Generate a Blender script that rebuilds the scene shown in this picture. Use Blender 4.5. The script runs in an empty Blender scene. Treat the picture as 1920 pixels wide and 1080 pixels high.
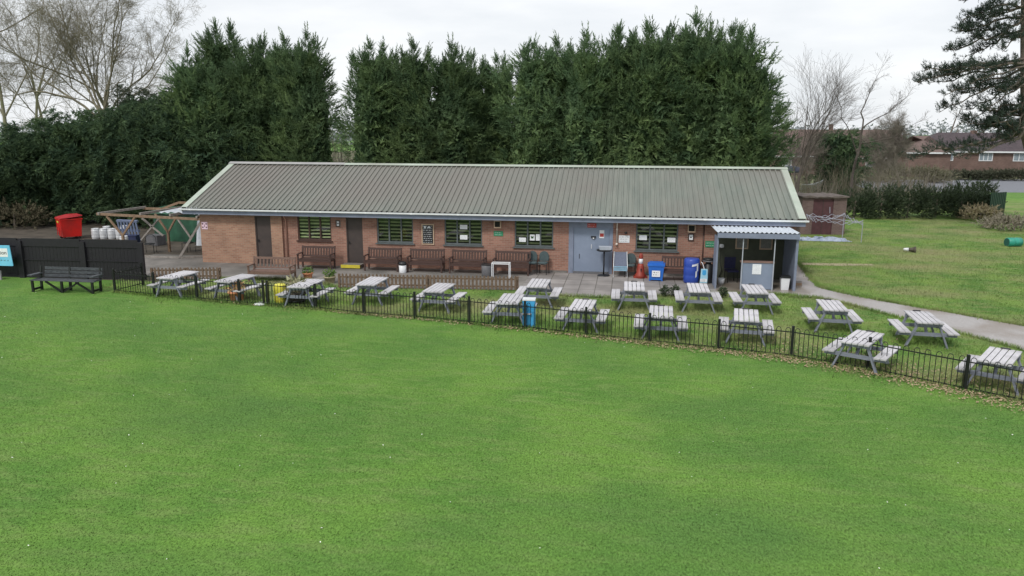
import bpy, math, random
import numpy as np
from mathutils import Matrix, Vector

# ------------------------------------------------------------------ camera, sky, sun, exposure
scene = bpy.context.scene
col = scene.collection
CAM = np.array([18.876, -31.749, 5.8605]); FPX = 1441.5
YAW, PITCH, ROLL = -.1507, .2023, .0031
_f = np.array([math.sin(YAW)*math.cos(PITCH), math.cos(YAW)*math.cos(PITCH), -math.sin(PITCH)])
_r = np.array([math.cos(YAW), -math.sin(YAW), 0.0]); _u = np.cross(_r, _f)
_r, _u = _r*math.cos(ROLL)+_u*math.sin(ROLL), -_r*math.sin(ROLL)+_u*math.cos(ROLL)
cam_data = bpy.data.cameras.new("camera"); cam = bpy.data.objects.new("camera", cam_data); col.objects.link(cam)
M4 = Matrix.Identity(4)
for i in range(3):
    M4[i][0], M4[i][1], M4[i][2], M4[i][3] = _r[i], _u[i], -_f[i], CAM[i]
cam.matrix_world = M4
cam_data.sensor_width = 36; cam_data.lens = FPX/1920*36
cam_data.clip_start = .1; cam_data.clip_end = 3000
scene.camera = cam

world = bpy.data.worlds.new("World"); scene.world = world; world.use_nodes = True
SUN_EL, SUN_AZ = math.radians(48), math.radians(205)      # azimuth measured clockwise from +y
wn, wl = world.node_tree.nodes, world.node_tree.links
wn.clear()
w_out = wn.new('ShaderNodeOutputWorld'); w_bg = wn.new('ShaderNodeBackground'); w_bg.inputs['Strength'].default_value = .1
w_sky = wn.new('ShaderNodeTexSky'); w_sky.sky_type = 'NISHITA'; w_sky.sun_disc = False
w_sky.sun_elevation = SUN_EL; w_sky.sun_rotation = SUN_AZ
w_tc = wn.new('ShaderNodeTexCoord'); w_map = wn.new('ShaderNodeMapping'); w_map.inputs['Scale'].default_value = (1.1, 1.1, 4.2)
w_n = wn.new('ShaderNodeTexNoise'); w_n.inputs['Scale'].default_value = 2.1; w_n.inputs['Detail'].default_value = 7; w_n.inputs['Roughness'].default_value = .55
w_cr = wn.new('ShaderNodeValToRGB')
w_cr.color_ramp.elements[0].position = .36; w_cr.color_ramp.elements[0].color = (6.2, 6.5, 6.9, 1)
w_cr.color_ramp.elements[1].position = .62; w_cr.color_ramp.elements[1].color = (8.0, 8.1, 8.2, 1)
w_mix = wn.new('ShaderNodeMixRGB'); w_mix.inputs['Fac'].default_value = .93
wl.new(w_tc.outputs['Generated'], w_map.inputs['Vector']); wl.new(w_map.outputs['Vector'], w_n.inputs['Vector'])
wl.new(w_n.outputs['Fac'], w_cr.inputs['Fac'])
wl.new(w_sky.outputs['Color'], w_mix.inputs['Color1']); wl.new(w_cr.outputs['Color'], w_mix.inputs['Color2'])
wl.new(w_mix.outputs['Color'], w_bg.inputs['Color']); wl.new(w_bg.outputs['Background'], w_out.inputs['Surface'])

sun_d = bpy.data.lights.new("sun", 'SUN'); sun_d.energy = 1.5; sun_d.angle = math.radians(10); sun_d.color = (1, .96, .9)
sun = bpy.data.objects.new("sun", sun_d); col.objects.link(sun)
sdir = Vector((math.sin(SUN_AZ)*math.cos(SUN_EL), math.cos(SUN_AZ)*math.cos(SUN_EL), math.sin(SUN_EL)))
sun.rotation_euler = sdir.to_track_quat('Z', 'Y').to_euler(); sun.location = (0, -60, 60)
scene.view_settings.view_transform = 'Standard'; scene.view_settings.look = 'None'
scene.view_settings.exposure = 0.38; scene.view_settings.gamma = 1.0
scene.cycles.max_bounces = 6; scene.cycles.transparent_max_bounces = 8
scene.cycles.diffuse_bounces = 3

# ------------------------------------------------------------------ helpers
def _ray(px, py): return _f+_r*(px-960)/FPX-_u*(py-540)/FPX
def G(px, py, z=0.0):
    d = _ray(px, py); t = (z-CAM[2])/d[2]; return CAM+t*d
def W(px, py, Y=0.0):
    d = _ray(px, py); t = (Y-CAM[1])/d[1]; return CAM+t*d

def tag(o, label=None, cat=None, group=None, kind=None):
    if label: o['label'] = label
    if cat: o['category'] = cat
    if group: o['group'] = group
    if kind: o['kind'] = kind
    return o
def thing(name, label, cat, loc=(0, 0, 0), rz=0.0, group=None):
    o = bpy.data.objects.new(name, None); col.objects.link(o); o.empty_display_size = .2
    o.location = loc; o.rotation_euler = (0, 0, rz)
    return tag(o, label, cat, group)
def link_mesh(name, me, m, parent=None):
    o = bpy.data.objects.new(name, me); col.objects.link(o)
    if m is not None and len(me.materials) == 0: me.materials.append(m)
    if parent is not None: o.parent = parent
    return o
def copy_tree(o, parent=None):
    c = o.copy(); col.objects.link(c)
    if parent is not None: c.parent = parent
    for ch in list(o.children): copy_tree(ch, c)
    return c

class MB:
    def __init__(s): s.v = []; s.f = []
    def add(s, vs, fs):
        b = len(s.v); s.v += [tuple(float(c) for c in v) for v in vs]; s.f += [tuple(b+i for i in f) for f in fs]; return s
    def quad(s, *p): return s.add(p, [tuple(range(len(p)))])
    def box(s, x0, x1, y0, y1, z0, z1):
        return s.add([(x, y, z) for x in (x0, x1) for y in (y0, y1) for z in (z0, z1)],
                     [(0, 1, 3, 2), (4, 6, 7, 5), (0, 4, 5, 1), (2, 3, 7, 6), (0, 2, 6, 4), (1, 5, 7, 3)])
    def cbox(s, c, size, rot=None):
        hx, hy, hz = size[0]/2, size[1]/2, size[2]/2
        vs = [Vector((x, y, z)) for x in (-hx, hx) for y in (-hy, hy) for z in (-hz, hz)]
        if rot is not None: vs = [rot @ v for v in vs]
        return s.add([v+Vector(c) for v in vs], [(0, 1, 3, 2), (4, 6, 7, 5), (0, 4, 5, 1), (2, 3, 7, 6), (0, 2, 6, 4), (1, 5, 7, 3)])
    def beam(s, a, b, w, h, up=(0, 0, 1)):
        a, b = Vector(a), Vector(b); d = (b-a).normalized(); up = Vector(up)
        x = d.cross(up)
        if x.length < 1e-3: x = d.cross(Vector((0, 1, 0)))
        x.normalize(); y = x.cross(d).normalized(); x = x*w/2; y = y*h/2
        vs = [p+sx*x+sy*y for p in (a, b) for sx, sy in ((-1, -1), (1, -1), (1, 1), (-1, 1))]
        return s.add(vs, [(3, 2, 1, 0), (4, 5, 6, 7)]+[(i, (i+1) % 4, 4+(i+1) % 4, 4+i) for i in range(4)])
    def tube(s, pts, r, n=6, cap=True):
        pts = [Vector(p) for p in pts]; rs = r if isinstance(r, (list, tuple)) else [r]*len(pts)
        vs = []; fs = []
        for i, p in enumerate(pts):
            d = (pts[min(i+1, len(pts)-1)]-pts[max(i-1, 0)]).normalized()
            x = d.cross(Vector((0, 0, 1)))
            if x.length < .05: x = d.cross(Vector((0, 1, 0)))
            x.normalize(); y = d.cross(x)
            for k in range(n):
                a = 2*math.pi*k/n; vs.append(p+(x*math.cos(a)+y*math.sin(a))*rs[i])
        for i in range(len(pts)-1):
            for k in range(n): fs.append((i*n+k, i*n+(k+1) % n, (i+1)*n+(k+1) % n, (i+1)*n+k))
        if cap: fs.append(tuple(range(n))[::-1]); fs.append(tuple((len(pts)-1)*n+k for k in range(n)))
        return s.add(vs, fs)
    def lathe(s, prof, n=16, c=(0, 0, 0)):
        vs = []; fs = []
        for r, z in prof:
            for k in range(n):
                a = 2*math.pi*k/n; vs.append((c[0]+r*math.cos(a), c[1]+r*math.sin(a), c[2]+z))
        for i in range(len(prof)-1):
            for k in range(n): fs.append((i*n+k, i*n+(k+1) % n, (i+1)*n+(k+1) % n, (i+1)*n+k))
        fs.append(tuple(range(n))[::-1]); fs.append(tuple((len(prof)-1)*n+k for k in range(n)))
        return s.add(vs, fs)
    def prism(s, poly, a0, a1, axis='y'):
        n = len(poly)
        if axis == 'y': vs = [(p[0], a0, p[1]) for p in poly]+[(p[0], a1, p[1]) for p in poly]
        elif axis == 'x': vs = [(a0, p[0], p[1]) for p in poly]+[(a1, p[0], p[1]) for p in poly]
        else: vs = [(p[0], p[1], a0) for p in poly]+[(p[0], p[1], a1) for p in poly]
        return s.add(vs, [tuple(range(n))[::-1], tuple(range(n, 2*n))]+[(i, (i+1) % n, n+(i+1) % n, n+i) for i in range(n)])
    def mesh(s, name, smooth=False):
        me = bpy.data.meshes.new(name); me.from_pydata(s.v, [], s.f); me.validate(); me.update()
        import bmesh
        bm = bmesh.new(); bm.from_mesh(me); bmesh.ops.recalc_face_normals(bm, faces=bm.faces); bm.to_mesh(me); bm.free()
        if smooth: me.polygons.foreach_set('use_smooth', [True]*len(me.polygons))
        return me
    def build(s, name, m, parent=None, smooth=False): return link_mesh(name, s.mesh(name, smooth), m, parent)

def tri_mesh(name, V, T):
    V = np.ascontiguousarray(V, dtype=np.float32); T = np.ascontiguousarray(T, dtype=np.int32); k = T.shape[1]
    me = bpy.data.meshes.new(name)
    me.vertices.add(len(V)); me.vertices.foreach_set('co', V.ravel())
    me.loops.add(T.size); me.loops.foreach_set('vertex_index', T.ravel())
    me.polygons.add(len(T)); me.polygons.foreach_set('loop_start', np.arange(0, T.size, k, dtype=np.int32))
    try: me.polygons.foreach_set('loop_total', np.full(len(T), k, dtype=np.int32))
    except Exception: pass
    me.update(calc_edges=True); return me

# ------------------------------------------------------------------ materials
MATS = {}
def S(r, g, b):            # sRGB 0-255 -> linear
    return tuple((c/255/12.92 if c/255 <= .04045 else ((c/255+.055)/1.055)**2.4) for c in (r, g, b))
def mat(name, c1, c2=None, scale=6.0, rough=.7, bump=0.0, bscale=None, detail=5.0, stretch=(1, 1, 1), metal=0.0, c3=None, scale3=.6, lo=.35, hi=.65, trans=0.0, spec=.5, rnd=0.0, upn=0.0):
    m = bpy.data.materials.new(name); m.use_nodes = True; nt = m.node_tree; N = nt.nodes; L = nt.links
    p = N['Principled BSDF']; p.inputs['Roughness'].default_value = rough; p.inputs['Metallic'].default_value = metal
    p.inputs['Specular IOR Level'].default_value = spec
    out = None
    if c2 is None: p.inputs['Base Color'].default_value = (*c1, 1)
    tc = N.new('ShaderNodeTexCoord'); mp = N.new('ShaderNodeMapping'); mp.inputs['Scale'].default_value = stretch
    L.new(tc.outputs['Object'], mp.inputs['Vector'])
    if c2 is not None:
        nz = N.new('ShaderNodeTexNoise'); nz.inputs['Scale'].default_value = scale; nz.inputs['Detail'].default_value = detail; nz.inputs['Roughness'].default_value = .65
        L.new(mp.outputs['Vector'], nz.inputs['Vector'])
        cr = N.new('ShaderNodeValToRGB'); cr.color_ramp.elements[0].position = lo; cr.color_ramp.elements[1].position = hi
        cr.color_ramp.elements[0].color = (*c1, 1); cr.color_ramp.elements[1].color = (*c2, 1)
        L.new(nz.outputs['Fac'], cr.inputs['Fac']); out = cr.outputs['Color']
        if c3 is not None:
            n3 = N.new('ShaderNodeTexNoise'); n3.inputs['Scale'].default_value = scale3; n3.inputs['Detail'].default_value = 4
            L.new(tc.outputs['Object'], n3.inputs['Vector'])
            r3 = N.new('ShaderNodeValToRGB'); r3.color_ramp.elements[0].position = .42; r3.color_ramp.elements[1].position = .68
            L.new(n3.outputs['Fac'], r3.inputs['Fac'])
            mx = N.new('ShaderNodeMixRGB'); mx.inputs['Color2'].default_value = (*c3, 1)
            L.new(r3.outputs['Color'], mx.inputs['Fac']); L.new(out, mx.inputs['Color1']); out = mx.outputs['Color']
        if rnd:
            oi = N.new('ShaderNodeObjectInfo'); hs = N.new('ShaderNodeHueSaturation'); mr = N.new('ShaderNodeMapRange')
            mr.inputs['To Min'].default_value = 1-rnd; mr.inputs['To Max'].default_value = 1+rnd
            L.new(oi.outputs['Random'], mr.inputs['Value']); L.new(mr.outputs['Result'], hs.inputs['Value'])
            L.new(out, hs.inputs['Color']); out = hs.outputs['Color']
        L.new(out, p.inputs['Base Color'])
    if bump:
        nb = N.new('ShaderNodeTexNoise'); nb.inputs['Scale'].default_value = bscale or scale*2; nb.inputs['Detail'].default_value = 4
        L.new(mp.outputs['Vector'], nb.inputs['Vector'])
        bp = N.new('ShaderNodeBump'); bp.inputs['Strength'].default_value = bump; bp.inputs['Distance'].default_value = .02
        L.new(nb.outputs['Fac'], bp.inputs['Height']); L.new(bp.outputs['Normal'], p.inputs['Normal'])
    if upn:
        ge = N.new('ShaderNodeNewGeometry'); va = N.new('ShaderNodeVectorMath'); va.operation = 'SCALE'; va.inputs['Scale'].default_value = 1-upn
        vb = N.new('ShaderNodeVectorMath'); vb.operation = 'ADD'; vb.inputs[1].default_value = (0, -.25*upn, upn); vc = N.new('ShaderNodeVectorMath'); vc.operation = 'NORMALIZE'
        L.new(ge.outputs['Normal'], va.inputs[0]); L.new(va.outputs[0], vb.inputs[0]); L.new(vb.outputs[0], vc.inputs[0]); L.new(vc.outputs[0], p.inputs['Normal'])
    if trans:
        tr = N.new('ShaderNodeBsdfTranslucent'); ms = N.new('ShaderNodeMixShader'); ms.inputs['Fac'].default_value = trans
        if out is not None: L.new(out, tr.inputs['Color'])
        else: tr.inputs['Color'].default_value = (*c1, 1)
        L.new(p.outputs['BSDF'], ms.inputs[1]); L.new(tr.outputs['BSDF'], ms.inputs[2]); L.new(ms.outputs['Shader'], N['Material Output'].inputs['Surface'])
    MATS[name] = m; return m
def brick_mat(name, a, b, mortar, rough=.85, bw=.225, rh=.075):
    m = bpy.data.materials.new(name); m.use_nodes = True; N = m.node_tree.nodes; L = m.node_tree.links; p = N['Principled BSDF']
    tc = N.new('ShaderNodeTexCoord'); sp = N.new('ShaderNodeSeparateXYZ'); ad = N.new('ShaderNodeMath'); cb = N.new('ShaderNodeCombineXYZ')
    L.new(tc.outputs['Object'], sp.inputs[0]); L.new(sp.outputs['X'], ad.inputs[0]); L.new(sp.outputs['Y'], ad.inputs[1])
    L.new(ad.outputs[0], cb.inputs['X']); L.new(sp.outputs['Z'], cb.inputs['Y'])
    br = N.new('ShaderNodeTexBrick'); br.inputs['Scale'].default_value = 1; br.inputs['Brick Width'].default_value = bw; br.inputs['Row Height'].default_value = rh
    br.inputs['Mortar Size'].default_value = .008; br.inputs['Color1'].default_value = (*a, 1); br.inputs['Color2'].default_value = (*b, 1); br.inputs['Mortar'].default_value = (*mortar, 1)
    br.inputs['Mortar Smooth'].default_value = .3; br.inputs['Bias'].default_value = -.1
    L.new(cb.outputs[0], br.inputs['Vector'])
    nz = N.new('ShaderNodeTexNoise'); nz.inputs['Scale'].default_value = 1.3; nz.inputs['Detail'].default_value = 6; L.new(cb.outputs[0], nz.inputs['Vector'])
    mx = N.new('ShaderNodeMixRGB'); mx.blend_type = 'OVERLAY'; mx.inputs['Fac'].default_value = .45
    L.new(br.outputs['Color'], mx.inputs['Color1']); L.new(nz.outputs['Color'], mx.inputs['Color2'])
    hs = N.new('ShaderNodeMixRGB'); hs.inputs['Fac'].default_value = .75
    bw_ = N.new('ShaderNodeRGBToBW'); L.new(nz.outputs['Color'], bw_.inputs[0])
    ov = N.new('ShaderNodeMixRGB'); ov.blend_type = 'OVERLAY'; ov.inputs['Fac'].default_value = .5
    L.new(br.outputs['Color'], ov.inputs['Color1']); L.new(bw_.outputs[0], ov.inputs['Color2'])
    L.new(ov.outputs['Color'], p.inputs['Base Color']); p.inputs['Roughness'].default_value = rough
    bp = N.new('ShaderNodeBump'); bp.inputs['Strength'].default_value = .5; bp.inputs['Distance'].default_value = .01; bp.invert = True
    L.new(br.outputs['Fac'], bp.inputs['Height']); L.new(bp.outputs['Normal'], p.inputs['Normal'])
    return m

M_brick = brick_mat('brick', S(158, 116, 100), S(135, 96, 83), S(152, 134, 120))
M_brick2 = brick_mat('brick_buff', S(166, 128, 106), S(144, 106, 88), S(158, 142, 124))
M_shedbrick = brick_mat('brick_shed', S(112, 92, 88), S(96, 76, 74), S(114, 104, 100))
M_housebrick = brick_mat('brick_house', S(116, 92, 84), S(100, 78, 72), S(114, 102, 96))
M_paint = mat('blue_grey_paint', S(116, 124, 142), S(128, 137, 156), 3, .55)
M_paint_d = mat('blue_grey_paint_door', S(122, 134, 154), S(132, 144, 164), 1.2, .5)
M_gutter = mat('white_gutter', S(236, 238, 240), S(226, 230, 232), 2, .35)
M_ral = mat('aged_white_paint', S(222, 224, 220), S(200, 204, 204), 5, .5)
M_verge = mat('pale_green_flashing', S(160, 172, 158), S(178, 186, 174), 2, .5, c3=S(150, 152, 142), scale3=.5)
M_brown = mat('brown_door_paint', S(64, 56, 54), S(74, 64, 60), 3, .55)
M_brownfr = mat('brown_frame', S(68, 48, 42), S(82, 60, 52), 6, .5)
M_greyfr = mat('grey_frame', S(84, 92, 92), S(98, 104, 106), 4, .5)
M_louvre = mat('olive_slat', S(138, 150, 100), S(168, 174, 126), 5, .5)
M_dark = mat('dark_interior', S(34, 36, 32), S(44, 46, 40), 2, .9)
M_bench = mat('bench_wood', S(62, 45, 41), S(82, 60, 53), 9, .7, .3, stretch=(1, 6, 6))
M_bench2 = mat('bench_wood_lighter', S(96, 74, 66), S(126, 100, 88), 9, .7, .3, stretch=(1, 6, 6))
M_blackwood = mat('black_stained_wood', S(21, 19, 25), S(31, 28, 36), 5, .6, .3, stretch=(4, 4, .7))
M_blackbench = mat('weathered_black_bench', S(50, 54, 60), S(84, 88, 92), 7, .7, .2, stretch=(1, 5, 5))
M_tabletop = mat('weathered_light_boards', S(182, 180, 184), S(208, 206, 210), 12, .75, .3, stretch=(8, .8, 4), c3=S(160, 158, 160), scale3=1.7, rnd=.09)
M_tableleg = mat('grey_blue_timber', S(112, 117, 130), S(132, 136, 148), 7, .7, .2, stretch=(1, 4, 4))
M_blackmetal = mat('black_railing', S(16, 19, 19), S(24, 28, 28), 4, .45)
M_slab = None
M_concrete = mat('concrete', S(112, 108, 104), S(136, 131, 126), 1.3, .8, .25, 14, c3=S(92, 90, 86), scale3=.5)
M_wet = mat('damp_concrete', S(112, 102, 92), S(134, 124, 112), 1.5, .3, .1, 14, c3=S(150, 144, 138), scale3=.8)
M_white = mat('white_plastic', S(226, 228, 230), S(214, 216, 220), 4, .4)
M_paper = mat('paper', S(226, 230, 234), S(240, 242, 244), 8, .8)
M_ink = mat('ink', S(60, 62, 66))
M_whiteink = mat('chalk', S(220, 224, 226))
M_black = mat('black_plastic', S(26, 27, 30), S(36, 37, 40), 5, .45)
M_greybin = mat('grey_plastic', S(92, 92, 96), S(106, 106, 108), 5, .5)
M_woodframe = mat('pale_wood_frame', S(176, 150, 126), S(192, 168, 144), 7, .6)
M_redp = mat('red_paint', S(214, 34, 26), S(196, 28, 26), 3, .4, c3=S(160, 40, 34), scale3=1.2)
M_redlid = mat('red_lid', S(178, 36, 42), S(160, 30, 36), 3, .45)
M_orange = mat('orange_plastic', S(150, 58, 42), S(132, 48, 36), 5, .5)
M_green = mat('green_sign', S(44, 128, 92), S(52, 140, 100), 4, .5)
M_redsign = mat('red_sign', S(172, 58, 50), S(160, 50, 46), 4, .5)
M_cyan = mat('cyan_panel', S(108, 190, 226), S(124, 202, 232), 2, .5)
M_cyanbin = mat('cyan_bin', S(64, 158, 214), S(76, 170, 222), 2, .4)
M_blue = mat('blue_plastic', S(36, 98, 186), S(44, 110, 196), 3, .4)
M_navy = mat('blue_barrel', S(42, 70, 158), S(50, 80, 170), 3, .35)
M_yellow = mat('yellow_plastic', S(222, 214, 70), S(232, 224, 96), 3, .45)
M_stepy = mat('yellow_edge', S(206, 190, 60), S(190, 176, 56), 5, .6)
M_terra = mat('terracotta', S(196, 128, 92), S(212, 148, 110), 6, .8)
M_stone = mat('stone', S(150, 140, 112), S(172, 162, 132), 6, .85, .3)
M_darkbarrel = mat('old_barrel_wood', S(66, 60, 52), S(96, 90, 78), 8, .8, .3)
M_chair = mat('dark_green_cloth', S(66, 80, 82), S(78, 92, 94), 10, .9)
M_chairblue = mat('blue_slats', S(140, 176, 196), S(124, 160, 182), 5, .6)
M_chairgrey = mat('grey_plastic_weave', S(96, 104, 124), S(84, 92, 112), 20, .6)
M_steel = mat('steel', S(222, 224, 226), S(196, 198, 202), 6, .4, metal=.2)
M_pallet = mat('blue_pallet', S(116, 128, 152), S(92, 104, 132), 8, .8)
M_timber = mat('raw_timber', S(122, 98, 78), S(148, 126, 104), 8, .8, .3)
M_timberg = mat('grey_timber', S(128, 122, 116), S(158, 152, 146), 8, .8, .3)
M_tarpg = mat('green_tarpaulin', S(52, 100, 76), S(40, 76, 58), 2, .5, .4, 3)
M_tarpb = mat('blue_tarpaulin', S(136, 150, 172), S(170, 180, 196), 4, .5, .6, 5)
M_clear = mat('milky_sheet', S(214, 218, 224), S(190, 196, 204), 3, .35)
M_picket = mat('brown_picket', S(92, 74, 62), S(126, 106, 90), 9, .8, .3, stretch=(3, 3, 1))
M_dkgreen = mat('dark_green_wall', S(64, 68, 56), S(76, 80, 66), 3, .75)
M_galv = mat('corrugated_sheet', S(214, 220, 228), S(196, 204, 214), 4, .35)
M_bark = mat('bark', S(112, 106, 90), S(138, 132, 110), 4, .9, .4, 20, c3=S(112, 116, 84), scale3=1.0)
M_barkdark = mat('dark_bark', S(92, 84, 76), S(118, 108, 98), 4, .9, .4, 20)
M_twig = mat('twigs', S(108, 102, 86), S(134, 128, 108), 2, .9)
M_stem = mat('dark_twigs', S(76, 68, 64), S(100, 92, 86), 2, .9)
M_twig2 = mat('brown_twigs', S(108, 102, 94), S(134, 126, 116), 2, .9)
M_leafc = mat('conifer_leaf', (.070, .124, .058), (.205, .288, .116), .85, .75, trans=.3, c3=(.112, .178, .094), scale3=.3, rnd=.16, spec=.25, lo=.40, hi=.62, detail=3)
M_leafh = mat('hedge_leaf', (.044, .080, .046), (.098, .150, .066), 1.0, .8, trans=.2, rnd=.12, spec=.2, lo=.40, hi=.64, detail=3)
M_laurel = mat('laurel_leaf', (.036, .056, .030), (.068, .096, .048), 1.6, .6, trans=.15, spec=.3)
M_pine = mat('pine_needles', (.034, .052, .040), (.058, .082, .060), 1.6, .75, trans=.1, spec=.2)
M_ivy = mat('ivy_leaf', (.040, .060, .036), (.075, .090, .055), 1.4, .7, trans=.15)
M_farleaf = mat('far_wood_haze', (.20, .225, .245), (.26, .28, .295), .12, .95)  # distance haze is mixed into this pale blue grey leaf colour
M_slate = mat('dark_roof_tiles', S(64, 56, 60), S(82, 72, 75), 3, .85, .3)
M_redtile = mat('red_roof_tiles', S(96, 80, 76), S(112, 94, 88), 3, .85, .3)
M_maroon = mat('maroon_door', S(70, 42, 46), S(84, 52, 56), 4, .7)
M_drum = mat('green_drum', S(36, 134, 116), S(54, 156, 138), 4, .4)
M_blob = mat('pale_panels', S(206, 212, 220), S(184, 190, 198), 3, .6)
M_leaflit = mat('dead_leaf', S(128, 108, 78), S(190, 172, 140), 30, .9)
M_daisy = mat('daisy', S(236, 238, 228))
M_green2 = mat('plant_leaf', S(74, 104, 48), S(112, 136, 66), 4, .7, trans=.2)

def roof_mat():
    m = mat('roof_sheet', S(106, 113, 105), S(124, 128, 119), 2.2, .45, c3=S(116, 114, 107), scale3=.3, stretch=(1.6, .22, .22))
    N = m.node_tree.nodes; L = m.node_tree.links; p = N['Principled BSDF']; src = p.inputs['Base Color'].links[0].from_socket
    tc = N.new('ShaderNodeTexCoord'); sp = N.new('ShaderNodeSeparateXYZ'); L.new(tc.outputs['Object'], sp.inputs[0])
    nz = N.new('ShaderNodeTexNoise'); nz.inputs['Scale'].default_value = .25; nz.inputs['Detail'].default_value = 6; L.new(tc.outputs['Object'], nz.inputs['Vector'])
    mr = N.new('ShaderNodeMapRange'); mr.inputs['From Min'].default_value = 20; mr.inputs['From Max'].default_value = 4; L.new(sp.outputs['X'], mr.inputs['Value'])
    mz = N.new('ShaderNodeMapRange'); mz.inputs['From Min'].default_value = 2.4; mz.inputs['From Max'].default_value = 3.4; mz.inputs['To Min'].default_value = .15; L.new(sp.outputs['Z'], mz.inputs['Value'])
    mm = N.new('ShaderNodeMath'); mm.operation = 'MULTIPLY'; L.new(mr.outputs['Result'], mm.inputs[0]); L.new(mz.outputs['Result'], mm.inputs[1])
    m2 = N.new('ShaderNodeMath'); m2.operation = 'MULTIPLY'; L.new(mm.outputs[0], m2.inputs[0]); L.new(nz.outputs['Fac'], m2.inputs[1])
    m3 = N.new('ShaderNodeMath'); m3.operation = 'MULTIPLY'; m3.inputs[1].default_value = 1.7; m3.use_clamp = True; L.new(m2.outputs[0], m3.inputs[0])
    mx = N.new('ShaderNodeMixRGB'); mx.inputs['Color2'].default_value = (*S(117, 112, 106), 1); L.new(m3.outputs[0], mx.inputs['Fac']); L.new(src, mx.inputs['Color1']); L.new(mx.outputs['Color'], p.inputs['Base Color'])
    return m
M_roof = roof_mat()

def grass_mat(name, a, b, c, d, s1=.35, s2=2.2, bumpd=.03, rough=.9, upn=0.0):
    """ground turf: two scales of patches plus fine blade noise"""
    m = bpy.data.materials.new(name); m.use_nodes = True; N = m.node_tree.nodes; L = m.node_tree.links; p = N['Principled BSDF']
    p.inputs['Roughness'].default_value = rough; p.inputs['Specular IOR Level'].default_value = .2
    tc = N.new('ShaderNodeTexCoord')
    def nz(sc, det, stretch=None):
        n = N.new('ShaderNodeTexNoise'); n.inputs['Scale'].default_value = sc; n.inputs['Detail'].default_value = det; n.inputs['Roughness'].default_value = .6
        if stretch:
            mp = N.new('ShaderNodeMapping'); mp.inputs['Scale'].default_value = stretch[0]; mp.inputs['Rotation'].default_value = (0, 0, stretch[1])
            L.new(tc.outputs['Object'], mp.inputs['Vector']); L.new(mp.outputs['Vector'], n.inputs['Vector'])
        else: L.new(tc.outputs['Object'], n.inputs['Vector'])
        return n
    def mixc(fac, c1, c2, lo, hi):
        r = N.new('ShaderNodeMapRange'); r.inputs['From Min'].default_value = lo; r.inputs['From Max'].default_value = hi
        L.new(fac.outputs['Fac'], r.inputs['Value'])
        x = N.new('ShaderNodeMixRGB'); L.new(r.outputs['Result'], x.inputs['Fac'])
        for i, cc in ((1, c1), (2, c2)):
            if isinstance(cc, tuple): x.inputs['Color%d' % i].default_value = (*cc, 1)
            else: L.new(cc.outputs['Color'], x.inputs['Color%d' % i])
        return x
    x1 = mixc(nz(s1, 5), a, b, .40, .60)
    x2 = mixc(nz(s2, 4, ((.6, 1.6, 1), .12)), x1, c, .46, .78)
    x3 = mixc(nz(.15, 5, ((1, 1.9, 1), .5)), x2, d, .46, .74)
    fine = nz(28, 4, ((1, .55, 1), 0))
    mul = N.new('ShaderNodeMixRGB'); mul.blend_type = 'OVERLAY'; mul.inputs['Fac'].default_value = .42
    L.new(x3.outputs['Color'], mul.inputs['Color1'])
    rr = N.new('ShaderNodeMapRange'); rr.inputs['From Min'].default_value = .25; rr.inputs['From Max'].default_value = .75
    L.new(fine.outputs['Fac'], rr.inputs['Value']); L.new(rr.outputs['Result'], mul.inputs['Color2'])
    L.new(mul.outputs['Color'], p.inputs['Base Color'])
    if upn:
        ge = N.new('ShaderNodeNewGeometry'); va = N.new('ShaderNodeVectorMath'); va.operation = 'SCALE'; va.inputs['Scale'].default_value = 1-upn
        vb = N.new('ShaderNodeVectorMath'); vb.operation = 'ADD'; vb.inputs[1].default_value = (0, -.2*upn, upn); vc = N.new('ShaderNodeVectorMath'); vc.operation = 'NORMALIZE'
        L.new(ge.outputs['Normal'], va.inputs[0]); L.new(va.outputs[0], vb.inputs[0]); L.new(vb.outputs[0], vc.inputs[0]); L.new(vc.outputs[0], p.inputs['Normal'])
        return m
    bp = N.new('ShaderNodeBump'); bp.inputs['Strength'].default_value = .7; bp.inputs['Distance'].default_value = bumpd
    L.new(fine.outputs['Fac'], bp.inputs['Height']); L.new(bp.outputs['Normal'], p.inputs['Normal'])
    return m
LAWN = ((.098, .214, .037), (.138, .264, .046), (.176, .262, .074), (.086, .184, .041))
M_lawn = grass_mat('lawn', *LAWN)
ROUGH = ((.092, .190, .038), (.165, .268, .056), (.230, .255, .100), (.275, .250, .130))
M_rough = grass_mat('rough_grass', *ROUGH, .6, 1.8, .05)
M_blade = grass_mat('grass_blade', *LAWN, upn=.92)
M_blade2 = grass_mat('rough_grass_blade', *ROUGH, .6, 1.8, upn=.65)

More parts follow.
